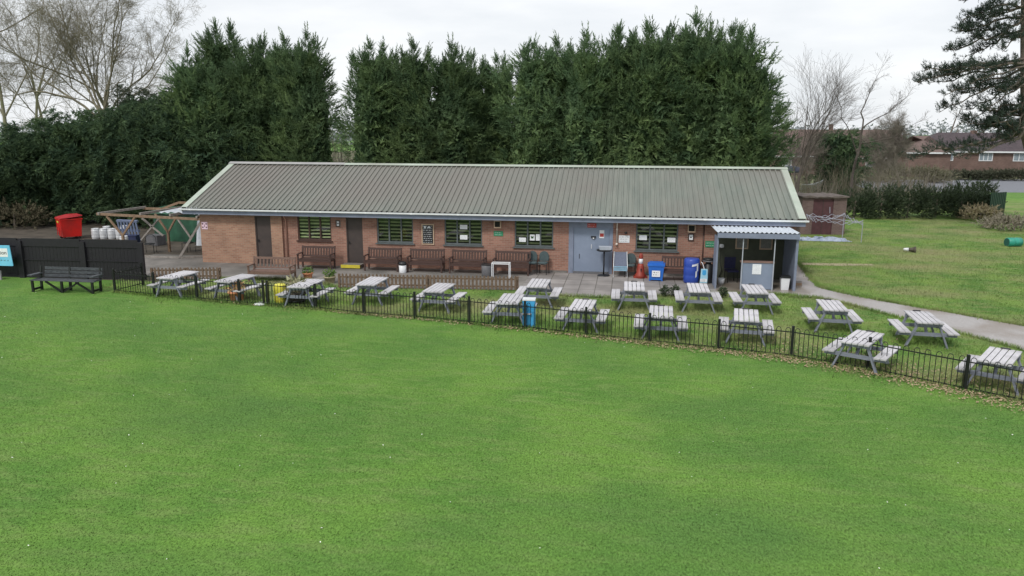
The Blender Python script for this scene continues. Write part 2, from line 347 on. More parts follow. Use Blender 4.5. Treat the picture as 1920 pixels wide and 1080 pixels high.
def slab_mat():
    m = bpy.data.materials.new('paving_slabs'); m.use_nodes = True; N = m.node_tree.nodes; L = m.node_tree.links; p = N['Principled BSDF']
    tc = N.new('ShaderNodeTexCoord'); mp = N.new('ShaderNodeMapping'); mp.inputs['Location'].default_value = (-.02, -.27, 0)
    L.new(tc.outputs['Object'], mp.inputs['Vector'])
    br = N.new('ShaderNodeTexBrick'); br.offset = 0; br.inputs['Scale'].default_value = 1; br.inputs['Brick Width'].default_value = .61; br.inputs['Row Height'].default_value = .91
    br.inputs['Mortar Size'].default_value = .016; br.inputs['Color1'].default_value = (*S(150, 145, 142), 1); br.inputs['Color2'].default_value = (*S(128, 123, 120), 1); br.inputs['Mortar'].default_value = (*S(92, 88, 82), 1)
    L.new(mp.outputs['Vector'], br.inputs['Vector'])
    nz = N.new('ShaderNodeTexNoise'); nz.inputs['Scale'].default_value = 1.1; nz.inputs['Detail'].default_value = 7; L.new(tc.outputs['Object'], nz.inputs['Vector'])
    ov = N.new('ShaderNodeMixRGB'); ov.blend_type = 'OVERLAY'; ov.inputs['Fac'].default_value = .6
    L.new(br.outputs['Color'], ov.inputs['Color1']); L.new(nz.outputs['Fac'], ov.inputs['Color2']); L.new(ov.outputs['Color'], p.inputs['Base Color'])
    p.inputs['Roughness'].default_value = .75
    return m
M_slab = slab_mat()
def path_mat():
    m = mat('gravel_path', S(150, 146, 144), S(174, 170, 169), 22, .75, .4, 60, c3=S(134, 124, 114), scale3=.55)
    return m
M_path = path_mat()
def glass_mat():
    m = bpy.data.materials.new('window_glass'); m.use_nodes = True; N = m.node_tree.nodes; L = m.node_tree.links
    N.remove(N['Principled BSDF'])
    t = N.new('ShaderNodeBsdfTransparent'); t.inputs['Color'].default_value = (.86, .9, .88, 1); g = N.new('ShaderNodeBsdfGlossy'); g.inputs['Roughness'].default_value = .03
    fr = N.new('ShaderNodeFresnel'); fr.inputs['IOR'].default_value = 1.5; ms = N.new('ShaderNodeMixShader')
    ad = N.new('ShaderNodeMath'); ad.inputs[1].default_value = .04; L.new(fr.outputs[0], ad.inputs[0])
    L.new(ad.outputs[0], ms.inputs['Fac']); L.new(t.outputs[0], ms.inputs[1]); L.new(g.outputs[0], ms.inputs[2]); L.new(ms.outputs[0], N['Material Output'].inputs['Surface'])
    return m
M_glass = glass_mat()

# ------------------------------------------------------------------ ground, patio, path
def sheet(name, pts, z, m, label=None):
    me = bpy.data.meshes.new(name); me.from_pydata([(p[0], p[1], z) for p in pts], [], [tuple(range(len(pts)))]); me.update()
    o = link_mesh(name, me, m); o['kind'] = 'structure'
    return o
def smooth_line(pts, k=6):
    """Catmull-Rom through the given points"""
    P = [np.array(p[:2], float) for p in pts]; P = [2*P[0]-P[1]]+P+[2*P[-1]-P[-2]]; out = []
    for i in range(1, len(P)-2):
        for t in np.linspace(0, 1, k, endpoint=False):
            a, b, c, d = P[i-1:i+3]
            out.append(.5*((2*b)+(-a+c)*t+(2*a-5*b+4*c-d)*t*t+(-a+3*b-3*c+d)*t**3))
    out.append(P[-2]); return [tuple(p) for p in out]
sheet('ground', [(-900, -200), (900, -200), (900, 1500), (-900, 1500)], 0, M_lawn)
FENCE = [G(x, y)[:2] for x, y in [(216, 548), (290, 555), (370, 562), (450, 570), (503, 573), (592, 580), (683, 590), (778, 597), (880, 607), (984, 617), (1098, 630), (1217, 643), (1346, 656), (1483, 671), (1626, 695), (1808, 733)]]
FENCE = [np.array(p) for p in FENCE]
FENCE.append(FENCE[-1]+np.array([1.55, -1.05])); FENCE.append(FENCE[-1]+np.array([1.45, -1.15]))
# rough grass of the beer garden and the field on the right
gl = [tuple(p) for p in FENCE]
rng0 = np.random.default_rng(5)
edge = [(p[0]+rng0.normal(0, .06), p[1]+.1+rng0.normal(0, .12)) for p in smooth_line(gl, 8)]
sheet('garden_ground', [(-.6, -6.2)]+edge+[(60, -26), (150, 5), (125, 64), (62, 44), (27, 34), (26, 4), (24, -2), (-.6, -4)], .004, M_rough)
sheet('yard_ground', [(-26, -4.6), (1, -4.6), (1, 14), (-26, 26)], .008, mat('yard_dirt', S(60, 54, 46), S(88, 80, 70), 1.4, .9, .4, 12))
sheet('patio_concrete', [(-3.5, -1.2), (.1, -3.9), (.4, -4.25), (2.9, -3.72), (4.2, -3.4), (6.2, -3.25), (8.0, -4.45), (14.9, -3.9), (14.9, .2), (8, 1.6), (.2, 1.6), (-3.5, 1.6)], .012, M_concrete)
sheet('patio_slabs', [(14.904, -4.30), (16.3, -4.62), (18.4, -4.72), (20.0, -4.15), (22.2, -3.35), (22.2, .2), (14.904, .2)], .012, M_slab)
sheet('shelter_floor', [(22.204, -3.4), (23.8, -3.1), (25.0, -3.25), (25.6, -2.7), (25.55, .3), (22.204, .3)], .012, M_wet)
low = [G(x, y) for x, y in [(1480, 558), (1530, 560), (1580, 570), (1640, 585), (1720, 606), (1800, 626), (1920, 658)]]
upp = [G(x, y) for x, y in [(1498, 494), (1512, 514), (1530, 533), (1558, 545), (1640, 562), (1700, 573), (1800, 590), (1920, 612)]]
low.append(low[-1]+(low[-1]-low[-2])*1.2); upp.append(upp[-1]+(upp[-1]-upp[-2])*1.6)
lowp = smooth_line(low, 7); uppp = smooth_line(upp, 7)
rp = np.random.default_rng(3)
jit = lambda ps: [(p[0]+rp.normal(0, .025), p[1]+rp.normal(0, .025)) for p in ps]
sheet('path', jit(lowp)+jit(uppp)[::-1]+[(25.7, 6), (25.4, 3), (25.45, -2.6)], .010, M_path)
sheet('worn_strip', [G(1498, 493)[:2], G(1560, 494)[:2], G(1635, 496)[:2], G(1640, 498)[:2], G(1570, 499)[:2], G(1500, 497)[:2]], .014, mat('worn_earth', S(150, 140, 112), S(170, 160, 130), 4, .9))
sheet('far_field', [(26.5, 27.2), (42.5, 32), (42.9, 50), (56, 72), (150, 92), (300, 120), (300, 250), (-60, 250), (-60, 40)], .006, mat('scrub_ground', S(92, 90, 68), S(116, 110, 86), .6, .95, c3=S(88, 104, 58), scale3=.12))
sheet('road', [(43, 49.5), (120, 58), (150, 92), (56, 72), (44, 66)], .008, mat('asphalt', S(104, 106, 114), S(122, 124, 130), 4, .8))

# ------------------------------------------------------------------ clubhouse
XL, XR = 0.0, 25.45; EZ, RZ = 2.476, 4.224; OV = .5; HD = 4.056; OS = .58
RX0, RX1 = -OS, 25.1335+OS
hut = thing('clubhouse', 'long low brick clubhouse with a green grey corrugated metal roof and blue grey fascia', 'building')
OPEN = {  # name: (x0, x1, z0, z1)
    'd1': (2.6, 3.34, 0, 2.14), 'd2': (6.76, 7.5, 0, 2.14), 'd3': (16.44, 18.26, 0, 2.28),
    'w1': (4.54, 6.08, 1.1, 2.26), 'w2': (8.15, 9.76, 1.08, 2.26), 'w3': (11.14, 12.77, 1.07, 2.26), 'w4': (14.16, 15.79, 1.06, 2.26), 'w5': (19.19, 20.89, 1.03, 2.26)}
def wall_mesh(mb, x0, x1, z0, z1, y, ops, depth=.14):
    ops = [o for o in ops if o[0] >= x0-1e-6 and o[1] <= x1+1e-6]
    xs = sorted({x0, x1, *[o[0] for o in ops], *[o[1] for o in ops]})
    for a, b in zip(xs[:-1], xs[1:]):
        cov = [o for o in ops if o[0] <= a+1e-6 and o[1] >= b-1e-6]
        cur = z0
        for o in sorted(cov, key=lambda o: o[2]):
            if o[2] > cur+1e-6: mb.quad((a, y, cur), (b, y, cur), (b, y, o[2]), (a, y, o[2]))
            cur = o[3]
        if cur < z1-1e-6: mb.quad((a, y, cur), (b, y, cur), (b, y, z1), (a, y, z1))
    for o in ops:
        a, b, c, d = o
        mb.quad((a, y, c), (a, y+depth, c), (a, y+depth, d), (a, y, d)); mb.quad((b, y, c), (b, y, d), (b, y+depth, d), (b, y+depth, c))
        if c > 0: mb.quad((a, y, c), (b, y, c), (b, y+depth, c), (a, y+depth, c))
        mb.quad((a, y, d), (a, y+depth, d), (b, y+depth, d), (b, y, d))
ops = list(OPEN.values())
mb = MB(); wall_mesh(mb, 3.86, 21.93, 0, 2.4, 0, ops)
mb.quad((3.86, -.1, 0), (3.86, 0, 0), (3.86, 0, 2.4), (3.86, -.1, 2.4)); mb.quad((21.93, -.08, 0), (21.93, 0, 0), (21.93, 0, 2.4), (21.93, -.08, 2.4))
wall_mesh(mb, 21.93, XR, 0, 2.4, -.08, [])
for x in (XR,):
    mb.quad((x, -.08, 0), (x, 8.1, 0), (x, 8.1, 2.4), (x, 4.05, 4.0), (x, -.08, 2.4))
mb.quad((XL, 8.1, 0), (XR, 8.1, 0), (XR, 8.1, 2.4), (XL, 8.1, 2.4))
mb.build('wall', M_brick, hut)
mb = MB(); wall_mesh(mb, XL, 3.86, 0, 2.4, -.1, ops); mb.quad((XL, -.1, 0), (XL, 8.1, 0), (XL, 8.1, 2.4), (XL, 4.05, 4.0), (XL, -.1, 2.4))
tag(mb.build('wall', M_brick2, hut), 'paler buff brick wall at the left end of the building')
# plinth strip
MB().box(18.3, 21.9, -.03, 0, 0, .12).build('plinth', M_concrete, hut); MB().box(14.9, 16.4, -.03, 0, 0, .1).build('plinth', M_concrete, hut)
# corrugated roof sheets
def rib_profile(x0, x1, pitch=.228):
    pts = []; x = x0; h = .046
    while x < x1-pitch:
        pts += [(x, 0), (x+pitch-.08, 0), (x+pitch-.062, h), (x+pitch-.018, h)]; x += pitch
    pts += [(x, 0), (x1, 0)]; return pts
slope = (RZ-EZ)/(HD+OV)
def roof_sheet(mb, ya, za, yb, zb, prof):
    nrm = Vector((0, -(zb-za), (yb-ya))).normalized()*(1 if yb > ya else -1)
    n = len(prof); b = len(mb.v)
    for (y, z) in ((ya, za), (yb, zb)):
        for (x, h) in prof: mb.v.append((x, y+nrm.y*h, z+nrm.z*h))
    for i in range(n-1): mb.f.append((b+i, b+i+1, b+n+i+1, b+n+i))
prof = rib_profile(RX0+.05, RX1-.05)
mb = MB(); roof_sheet(mb, -OV, EZ, HD, RZ, prof); roof_sheet(mb, 2*HD+OV, EZ, HD, RZ, prof)
me = bpy.data.meshes.new('roof'); me.from_pydata(mb.v, [], mb.f); me.update(); roof = link_mesh('roof', me, M_roof, hut)
# dark bar painting the shade in the gaps below the ribs + verge flashing + ridge cap
mb = MB(); mb.beam((RX0+.1, -OV+.06, EZ-.035), (RX1-.1, -OV+.06, EZ-.035), .05, .05); mb.build('eave_shade_bar', M_dark, hut)
def strip_on_slope(mb, x0, x1, y0, y1, lift, th, front=True):
    s = 1 if front else -1
    yy = (lambda y: y) if front else (lambda y: 2*HD-y)
    z = lambda y: EZ+(y+OV)*slope
    A = [(x, yy(y), z(y)+lift+t) for y in (y0, y1) for x in (x0, x1) for t in (0, th)]
    mb.add(A, [(0, 1, 3, 2), (4, 6, 7, 5), (0, 4, 5, 1), (2, 3, 7, 6), (0, 2, 6, 4), (1, 5, 7, 3)])
for xa, xb in ((RX0, RX0+.27), (RX1-.27, RX1)):
    mb = MB()
    strip_on_slope(mb, xa, xb, -OV-.01, HD-.09, .045, .014); strip_on_slope(mb, xa, xb, -OV-.01, HD-.09, .045, .014, False)
    xo = xa if xa == RX0 else xb-.016
    strip_on_slope(mb, xo, xo+.016, -OV-.01, HD-.09, -.14, .18); strip_on_slope(mb, xo, xo+.016, -OV-.01, HD-.09, -.14, .18, False)
    mb.build('verge_flashing', M_verge, hut)
mb = MB(); strip_on_slope(mb, RX0-.02, RX1+.02, HD-.2, HD+.004, .066, .012); strip_on_slope(mb, RX0-.02, RX1+.02, HD-.2, HD+.004, .066, .012, False)
mb.build('ridge_cap', M_verge, hut)
mb = MB()
strip_on_slope(mb, RX0-.03, 5.3, HD-.21, HD+.012, .080, .008); mb.build('ridge_cap', mat('dulled_flashing', S(150, 148, 148), S(164, 162, 160), 2, .5), hut)
# fascia, soffit, gutter
MB().box(RX0, RX1, -.47, -.44, 2.205, 2.44).build('fascia', M_paint, hut)
MB().box(RX0+.02, RX1-.02, -.44, .2, 2.29, 2.31).build('soffit', M_paint, hut)
mb = MB()
gp = [(-.478, 2.45), (-.478, 2.40), (-.50, 2.378), (-.56, 2.378), (-.583, 2.395), (-.59, 2.46), (-.578, 2.46), (-.572, 2.4), (-.555, 2.388), (-.505, 2.388), (-.488, 2.405), (-.488, 2.45)]
mb.prism(gp, RX0-.1, RX1+.1, 'x')
for x in np.arange(RX0+.4, RX1, 2.0): mb.prism([(-.594, 2.39), (-.594, 2.464), (-.5905, 2.464), (-.5845, 2.39)], x, x+.09, 'x')
mb.build('gutter', M_gutter, hut)
# drain pipes
mb = MB(); mb.tube([(4.03, -.42, 2.36), (4.03, -.2, 2.12), (4.03, -.05, 2.0), (4.03, -.05, .1)], .034, 8); mb.build('downpipe', mat('brown_pink_pipe', S(170, 128, 112), S(184, 142, 126), 4, .5), hut, True)
mb = MB(); mb.tube([(18.42, -.3, 2.2), (18.42, -.06, 2.1), (18.42, -.06, 1.28)], .028, 8).lathe([(.045, 0), (.05, .05), (.03, .09)], 10, (18.42, -.06, 1.24)).lathe([(.045, 0), (.045, .06)], 10, (18.42, -.06, 1.86))
mb.build('downpipe', mat('cream_pipe', S(212, 200, 190), S(224, 212, 202), 4, .45), hut, True)
mb = MB(); mb.tube([(21.9, -.04, .05), (21.9, -.04, 2.15)], .03, 6); mb.build('downpipe', M_brownfr, hut, True)
# windows
def window(key, mfr, ns, y=0.0):
    a, b, c, d = OPEN[key]; fw = .055
    fr = MB(); yo, yi = y+.035, y+.095
    fr.box(a, b, yo, yi, c, c+fw*1.3).box(a, b, yo, yi, d-fw, d).box(a, a+fw, yo, yi, c+fw*1.3, d-fw).box(b-fw, b, yo, yi, c+fw*1.3, d-fw)
    w = (b-a)/3
    for i in (1, 2): fr.box(a+i*w-fw*.55, a+i*w+fw*.55, yo, yi, c+fw*1.3, d-fw)
    f = fr.build('window', mfr, hut)
    MB().box(a-.06, b+.06, y-.07, y+.05, c-.05, c).build('sill', mfr, f)
    sl = MB(); rr = random.Random(ns)
    n = 7; zz = np.linspace(c+fw*1.3, d-fw, n+1)
    for i in range(3):
        xa, xb = a+i*w+fw*.6, a+(i+1)*w-fw*.6
        for k in range(n):
            zc = (zz[k]+zz[k+1])/2+rr.uniform(-.008, .008); tl = rr.uniform(-.006, .006)
            sl.add([(xa, y+.105, zc-.034-tl), (xb, y+.105, zc-.034+tl), (xb, y+.125, zc+.03+tl), (xa, y+.125, zc+.03-tl)], [(0, 1, 2, 3)])
    sl.build('blind', M_louvre, f)
    MB().quad((a+.02, y+.19, c), (b-.02, y+.19, c), (b-.02, y+.19, d), (a+.02, y+.19, d)).build('dark_room_backing', M_dark, f)  # dark sheet painted as the unlit room behind the slats
    g = MB()
    for i in range(3):
        xa, xb = a+i*w+fw*.56, a+(i+1)*w-fw*.56
        g.quad((xa, y+.07, c+fw*1.3), (xb, y+.07, c+fw*1.3), (xb, y+.07, d-fw), (xa, y+.07, d-fw))
    g.build('pane', M_glass, f)
    return f
for i, k in enumerate(('w1', 'w2', 'w3', 'w4', 'w5')):
    f = window(k, M_brownfr if k == 'w1' else M_greyfr, i)
    if k == 'w1': f['label'] = 'brown framed window'
# doors
def plain_door(key, y):
    a, b, c, d = OPEN[key]
    o = MB().box(a+.0, b-.0, y+.06, y+.11, c+.0, d).build('door', M_brown, hut)
    f = MB().box(a, a+.05, y+.02, y+.06, c, d).box(b-.05, b, y+.02, y+.06, c, d).box(a+.05, b-.05, y+.02, y+.06, d-.05, d)
    f.build('door_frame', M_brown, o)
    MB().box(a+.1, a+.13, y+.02, y+.06, .98, 1.1).box(a+.1, a+.2, y+.012, y+.02, 1.03, 1.05).build('handle', M_black, o)
    return o
plain_door('d1', -.1); plain_door('d2', 0)
a, b, c, d = OPEN['d3']
dd = MB().box(a+.2, b-.14, .03, .07, .09, 1.92).build('door', M_paint_d, hut); dd['label'] = 'wide blue grey steel door'
fr = MB().box(a, a+.195, -.02, .06, 0, 2.28).box(b-.135, b, -.02, .06, 0, 2.28).box(a+.195, b-.135, -.02, .06, 1.925, 2.28)
fr.build('door_frame', M_paint, dd)
MB().box(a+.2, b-.14, -.12, .05, .013, .09).build('threshold', M_greybin, dd)
MB().box(17.37, 17.4, 0, .03, 1.06, 1.24).build('handle', M_steel, dd)
MB().box(16.88, 16.9, .012, .03, .62, .82).build('bolt', M_black, dd)
mb = MB().box(17.36, 17.56, -.02, .03, 1.52, 1.58).prism([(17.38, 1.52), (17.54, 1.52), (17.5, 1.46), (17.42, 1.46)], -.02, .03); mb.build('door_closer', M_black, dd)
MB().box(17.43, 17.49, -.026, -.02, 1.47, 1.52).build('lock_plate', M_white, dd)
# lamps under the eave
for x0, x1 in ((13.31, 13.6), (21.25, 21.55)):
    l = MB().box(x0, x1, -.2, -.003, 1.85, 1.89).box(x0, x0+.03, -.2, -.003, 1.89, 2.17).box(x1-.03, x1, -.2, -.003, 1.89, 2.17).box(x0+.03, x1-.03, -.2, -.003, 2.13, 2.17).build('vent_box', M_woodframe, hut)
    MB().box(x0+.03, x1-.03, -.12, -.01, 1.89, 2.13).build('grille', M_dark, l)
MB().lathe([(.05, 0), (.06, .03), (.05, .08)], 10, (18.78, -.08, 1.72)).build('camera_dome', M_black, hut, True)

# ------------------------------------------------------------------ signs, boards, notices on the wall
def ink_lines(mb, x0, x1, z0, z1, y, rows, seed, h=.45, words=(2, 5)):
    r = random.Random(seed); rh = (z1-z0)/rows
    for i in range(rows):
        zc = z1-(i+.5)*rh; x = x0+r.uniform(0, .1)*(x1-x0); end = x1-r.uniform(0, .15)*(x1-x0)
        while x < end:
            w = min(end-x, r.uniform(.08, .3)*(x1-x0)); n = max(1, int(w/(rh*h*.8))); cw = w/n
            for k in range(n):   # letter-like strokes
                xx = x+k*cw; hh = rh*h*r.choice((.7, .8, 1))
                mb.box(xx, xx+cw*.28, y-.0015, y, zc-rh*h/2, zc-rh*h/2+hh)
                if r.random() < .7: mb.box(xx+cw*.28, xx+cw*.75, y-.0015, y, zc-rh*h/2+hh*.4, zc-rh*h/2+hh*.62)
            x += w+.05*(x1-x0)
def sign(name, label, cat, x0, x1, z0, z1, y, mface, ink=None, rows=3, seed=1, frame=None, group=None, th=.015):
    t = thing(name, label, cat, ((x0+x1)/2, y, z0), 0, group)
    w = (x1-x0)/2; h = z1-z0
    MB().box(-w, w, -th, 0, 0, h).build('panel', mface, t)
    if frame:
        f = .045; MB().box(-w-.0, w, -th-.02, -th, 0, f).box(-w, w, -th-.02, -th, h-f, h).box(-w, -w+f, -th-.02, -th, f, h-f).box(w-f, w, -th-.02, -th, f, h-f).build('frame', frame, t)
    if ink:
        mb = MB(); p = .05 if frame else .02; ink_lines(mb, -w+p, w-p, p, h-p, -th-.001, rows, seed); mb.build('lettering', ink, t)
    return t
t = sign('chalkboard', 'wood framed black chalkboard with white writing between two grey windows', 'notice board', 10.14, 10.69, 1.05, 1.94, -.003, M_black, M_whiteink, 9, 3, M_woodframe)
MB().prism([(-.17, .8), (-.08, .8), (-.08, .74), (-.125, .68), (-.17, .74)], -.019, -.016).prism([(-.03, .72), (.13, .72), (.1, .77), (.04, .79), (-.0, .76)], -.019, -.016).build('chalk_drawing', M_whiteink, t)
sign('notice_sign', 'white rectangular sign with dark lettering right of the grey door', 'sign', 18.5, 18.94, 1.34, 1.64, -.004, M_white, M_ink, 3, 4)
sign('door_sign', 'small red sign with pale lettering above the blue grey door', 'sign', 17.2, 17.57, 1.94, 2.12, -.024, M_redsign, M_whiteink, 2, 5)
t = sign('door_poster', 'white and red poster on the blue grey door', 'poster', 17.7, 17.9, 1.5, 1.83, .026, M_white, None)
MB().box(-.08, .08, -.018, -.0155, .06, .2).build('red_block', M_redsign, t)
sign('green_sign', 'small green sign on the brick between two grey windows', 'sign', 13.27, 13.67, 1.49, 1.7, -.004, M_green, M_whiteink, 2, 6)
sign('green_sign', 'small green sign on the brick beside the smoking shelter', 'sign', 21.97, 22.4, 1.25, 1.5, -.085, M_green, M_whiteink, 2, 7)
t = sign('fire_sign', 'square pink sign with dark corner dots at the left wall end', 'sign', .08, .36, 1.5, 1.83, -.104, mat('pale_pink', S(226, 198, 212), S(214, 186, 200), 5), None)
mb = MB()
for sx in (-.085, .085):
    for z in (.09, .24): mb.lathe([(.03, 0), (.03, .004)], 8, (0, 0, 0)) if False else mb.box(sx-.03, sx+.03, -.018, -.0155, z-.03, z+.03)
mb.box(-.012, .012, -.018, -.0155, .1, .22); mb.build('dots', M_maroon, t)
for (x0, x1, z0, z1, lb) in ((6.31, 6.51, 1.73, 2.02, 'small dark framed white picture left of the second brown door'), (21.28, 21.52, 1.48, 1.78, 'small dark framed white picture right of the rightmost window')):
    t = sign('framed_picture', lb, 'picture', x0, x1, z0, z1, -.004, M_paper, None, frame=M_brownfr)
    MB().prism([(-.03, .17), (.03, .17), (.03, .13), (0, .1), (-.03, .13)], -.019, -.016).build('emblem', M_ink, t)
# papers behind the window glass
for i, (x0, x1, z0, z1, lb, rows) in enumerate((
        (11.8, 12.12, 1.74, 1.93, 'upper white paper in the middle pane of the window right of the chalkboard', 3),
        (11.8, 12.12, 1.3, 1.49, 'lower white paper in the middle pane of the window right of the chalkboard', 3),
        (14.34, 14.63, 1.26, 1.44, 'white paper in the left pane of the window nearest the grey door', 2),
        (14.8, 15.0, 1.33, 1.58, 'upright paper with a dark green emblem in the window nearest the grey door', 0),
        (15.05, 15.25, 1.33, 1.6, 'plain upright paper in the window nearest the grey door', 6),
        (19.33, 19.64, 1.46, 1.66, 'white paper in the left pane of the rightmost window', 4),
        (20.47, 20.79, 1.39, 1.58, 'white paper in the right pane of the rightmost window', 4))):
    t = thing('paper_notice', lb, 'paper', ((x0+x1)/2, .064, z0), 0, 'paper notices in the windows')
    w = (x1-x0)/2; h = z1-z0
    MB().box(-w, w, -.004, 0, 0, h).build('sheet', M_paper, t)
    if rows:
        mb = MB(); ink_lines(mb, -w+.03, w-.03, .03, h-.03, -.0045, rows, 30+i, .3); mb.build('print', mat('faint_ink', S(130, 136, 146)), t)
    else: MB().prism([(-.05, .08), (.05, .08), (.06, .2), (0, .16), (-.06, .2)], -.007, -.0045).build('print', mat('dark_green_ink', S(46, 78, 40)), t)
# ------------------------------------------------------------------ smoking shelter
sh = thing('smoking_shelter', 'open fronted grey timber smoking shelter with white corrugated roof at the right end', 'shelter', (23.65, -1.2, 0))
def SB(x0, x1, y0, y1, z0, z1, mb=None): return (mb or MB()).box(x0-23.65, x1-23.65, y0+1.2, y1+1.2, z0, z1)
SB(22.17, 25.1, -2.53, -2.40, 1.97, 2.155).build('header_board', M_paint, sh)
for x, w in ((22.2, .07), (23.13, .03), (24.27, .03), (25.06, .09)):
    SB(x-w/2, x+w/2, -2.4, -2.33, 0, 1.96).build('post', mat('grey_white_post', S(166, 172, 180), S(180, 186, 194), 5) if w < .06 else M_paint, sh)
ct = SB(23.11, 24.3, -2.33, -2.27, .03, 1.03).build('counter_panel', M_paint_d, sh)
SB(23.09, 24.32, -2.36, -2.05, 1.03, 1.07).build('counter_top', mat('worn_counter', S(120, 96, 88), S(140, 116, 106), 6), ct)
SB(25.03, 25.1, -2.33, -.1, .0, 2.1).build('side_panel', M_paint, sh)
SB(22.17, 22.22, -2.33, -1.5, .03, 1.96).build('side_panel', M_paint, sh)
SB(22.4, 25.03, -.125, -.085, .0, 2.15).build('back_panel', M_dkgreen, sh)
mb = MB(); n = 80; xs = np.linspace(22.1, 25.12, n); pr_ = [(x-23.65, .026*math.cos((x-22.1)/.165*2*math.pi)) for x in xs]
b0 = 0
for y, z in ((-2.54, 2.195), (-.49, 2.17)):
    for x, h in pr_: mb.v.append((x, y+1.2, z+h))
for y, z in ((-2.54, 2.19), (-.49, 2.165)):
    for x, h in pr_: mb.v.append((x, y+1.2, z+h))
for i in range(n-1): mb.f += [(i, i+1, n+i+1, n+i), (2*n+i, 3*n+i, 3*n+i+1, 2*n+i+1), (i, 2*n+i, 2*n+i+1, i+1)]
mb.build('roof', M_galv, sh)
for x, lb in ((23.4, 'pale framed notice on the dark shelter wall, left one'), (24.33, 'pale framed notice on the dark shelter wall, right one')):
    t = sign('framed_notice', lb, 'notice board', x-.25, x+.25, 1.22, 1.78, -.13, mat('grey_sheet', S(120, 120, 116), S(140, 140, 134), 9), M_ink, 8, int(x*10), M_woodframe)
sign('paper_notice', 'white paper notice on the grey shelter counter front', 'paper', 23.52, 23.84, .6, .98, -2.332, M_paper, mat('faint_ink2', S(170, 176, 186)), 7, 51)
MB().box(-.1, .1, -.06, 0, 0, .1).build('lamp', M_white).location = (24.75, -.13, 1.72)
o = bpy.data.objects['lamp']; tag(o, 'small white bulkhead lamp on the shelter back wall', 'lamp')
t = thing('wall_tap', 'white round hose tap on the dark shelter wall', 'tap', (22.62, -.13, 1.25))
MB().lathe([(.07, 0), (.09, .02), (.09, .12), (.05, .15)], 12).build('dial', M_white, t, True)
MB().tube([(-.02, -.02, 0), (-.06, -.05, -.5), (.05, -.06, -.9), (-.05, -.05, -1.2)], .015, 6).build('hose', M_black, t, True)

# ------------------------------------------------------------------ benches
def make_bench(m, L=1.5, slats=11, name='garden_bench'):
    t = thing(name, '', 'bench'); h = L/2
    mb = MB()
    for i in range(5): mb.box(-h+.05, h-.05, -.24+i*.1, -.155+i*.1, .40, .43)
    mb.build('seat', m, t)
    mb = MB(); R_ = Matrix.Rotation(math.radians(-10), 3, 'X')
    mb.cbox((0, .335, .87), (L-.1, .04, .09), R_).cbox((0, .27, .5), (L-.1, .035, .07), R_)
    for i in range(slats):
        x = -h+.14+(L-.28)*i/(slats-1); mb.cbox((x, .302, .69), (.065, .02, .34), R_)
    mb.build('backrest', m, t)
    for s in (-1, 1):
        x = s*(h-.03)
        MB().box(x-.03, x+.03, -.27, -.21, 0, .62).build('leg', m, t)
        MB().beam((x, .25, 0), (x, .27, .45), .06, .07, (0, 1, 0)).beam((x, .27, .45), (x, .352, .93), .06, .06, (0, 1, 0)).build('leg', m, t)
        MB().box(x-.038, x+.038, -.31, .27, .62, .655).build('armrest', m, t)
        MB().box(x-.025, x+.025, -.21, .24, .33, .40).build('side_rail', m, t)
    MB().box(-h+.06, h-.06, -.265, -.235, .31, .395).box(-h+.06, h-.06, .22, .25, .31, .395).build('apron', m, t)
    return t
bench0 = make_bench(M_bench)
BN = [(590, 505, 'brown garden bench under the brown framed window'),
      (715, 509, 'brown garden bench just right of the second brown door'),
      (794, 513, 'brown garden bench below the chalkboard'),
      (873, 516, 'brown garden bench below the window right of the chalkboard'),
      (955, 520, 'brown garden bench behind the white metal table frame'),
      (1280, 539, 'brown garden bench behind the blue barrel below the rightmost window')]
for i, (px, py, lb) in enumerate(BN):
    o = bench0 if i == 0 else copy_tree(bench0)
    g = G(px, py); o.location = (g[0], -.75 if i < 5 else -.95, .012); o['label'] = lb; o['group'] = 'brown benches along the clubhouse wall'; o.rotation_euler = (0, 0, random.Random(i).uniform(-.03, .03))
bench_l = make_bench(M_bench2, 1.75, 11); g = G(514, 530); bench_l.location = (5.05, -3.72, .0); bench_l.rotation_euler = (0, 0, .04)
tag(bench_l, 'lighter weathered brown bench standing on the grass edge behind the railing')
# black low bench at the left
t = thing('long_bench', 'long weathered black timber bench on the lawn before the black fence', 'bench', (-1.42, -6.85, 0), .02)
mb = MB()
for z, y in ((.5, .22), (.63, .25), (.76, .28)): mb.box(-1.05, 1.25, y, y+.03, z, z+.1)
mb.build('backrest', M_blackbench, t)
mb = MB()
for y in (-.25, -.13, -.01, .11): mb.box(-1.3, 1.25, y, y+.1, .42, .45)
mb.build('seat', M_blackbench, t)
for x in (-1.22, -.05, 1.16):
    MB().beam((x, -.22, 0), (x, -.22, .42), .08, .06, (0, 1, 0)).build('leg', M_blackmetal, t)
    MB().beam((x, .22, 0), (x, .24, .5), .08, .06, (0, 1, 0)).beam((x, .24, .5), (x, .3, .88), .07, .05, (0, 1, 0)).build('leg', M_blackmetal, t)
    MB().box(x-.03, x+.03, -.2, .2, .06, .13).build('stretcher', M_blackmetal, t)
mb = MB(); mb.beam((-.7, -.2, .4), (-.12, -.2, .05), .05, .07, (0, 1, 0)).beam((.6, -.2, .4), (.02, -.2, .05), .05, .07, (0, 1, 0)).beam((.5, -.2, .4), (1.08, -.2, .06), .05, .07, (0, 1, 0)); mb.build('brace', M_blackmetal, t)
MB().box(-1.34, -1.16, -.28, .3, .6, .64).build('armrest', M_blackbench, t); MB().box(1.1, 1.26, -.28, .3, .6, .64).build('armrest', M_blackbench, t)

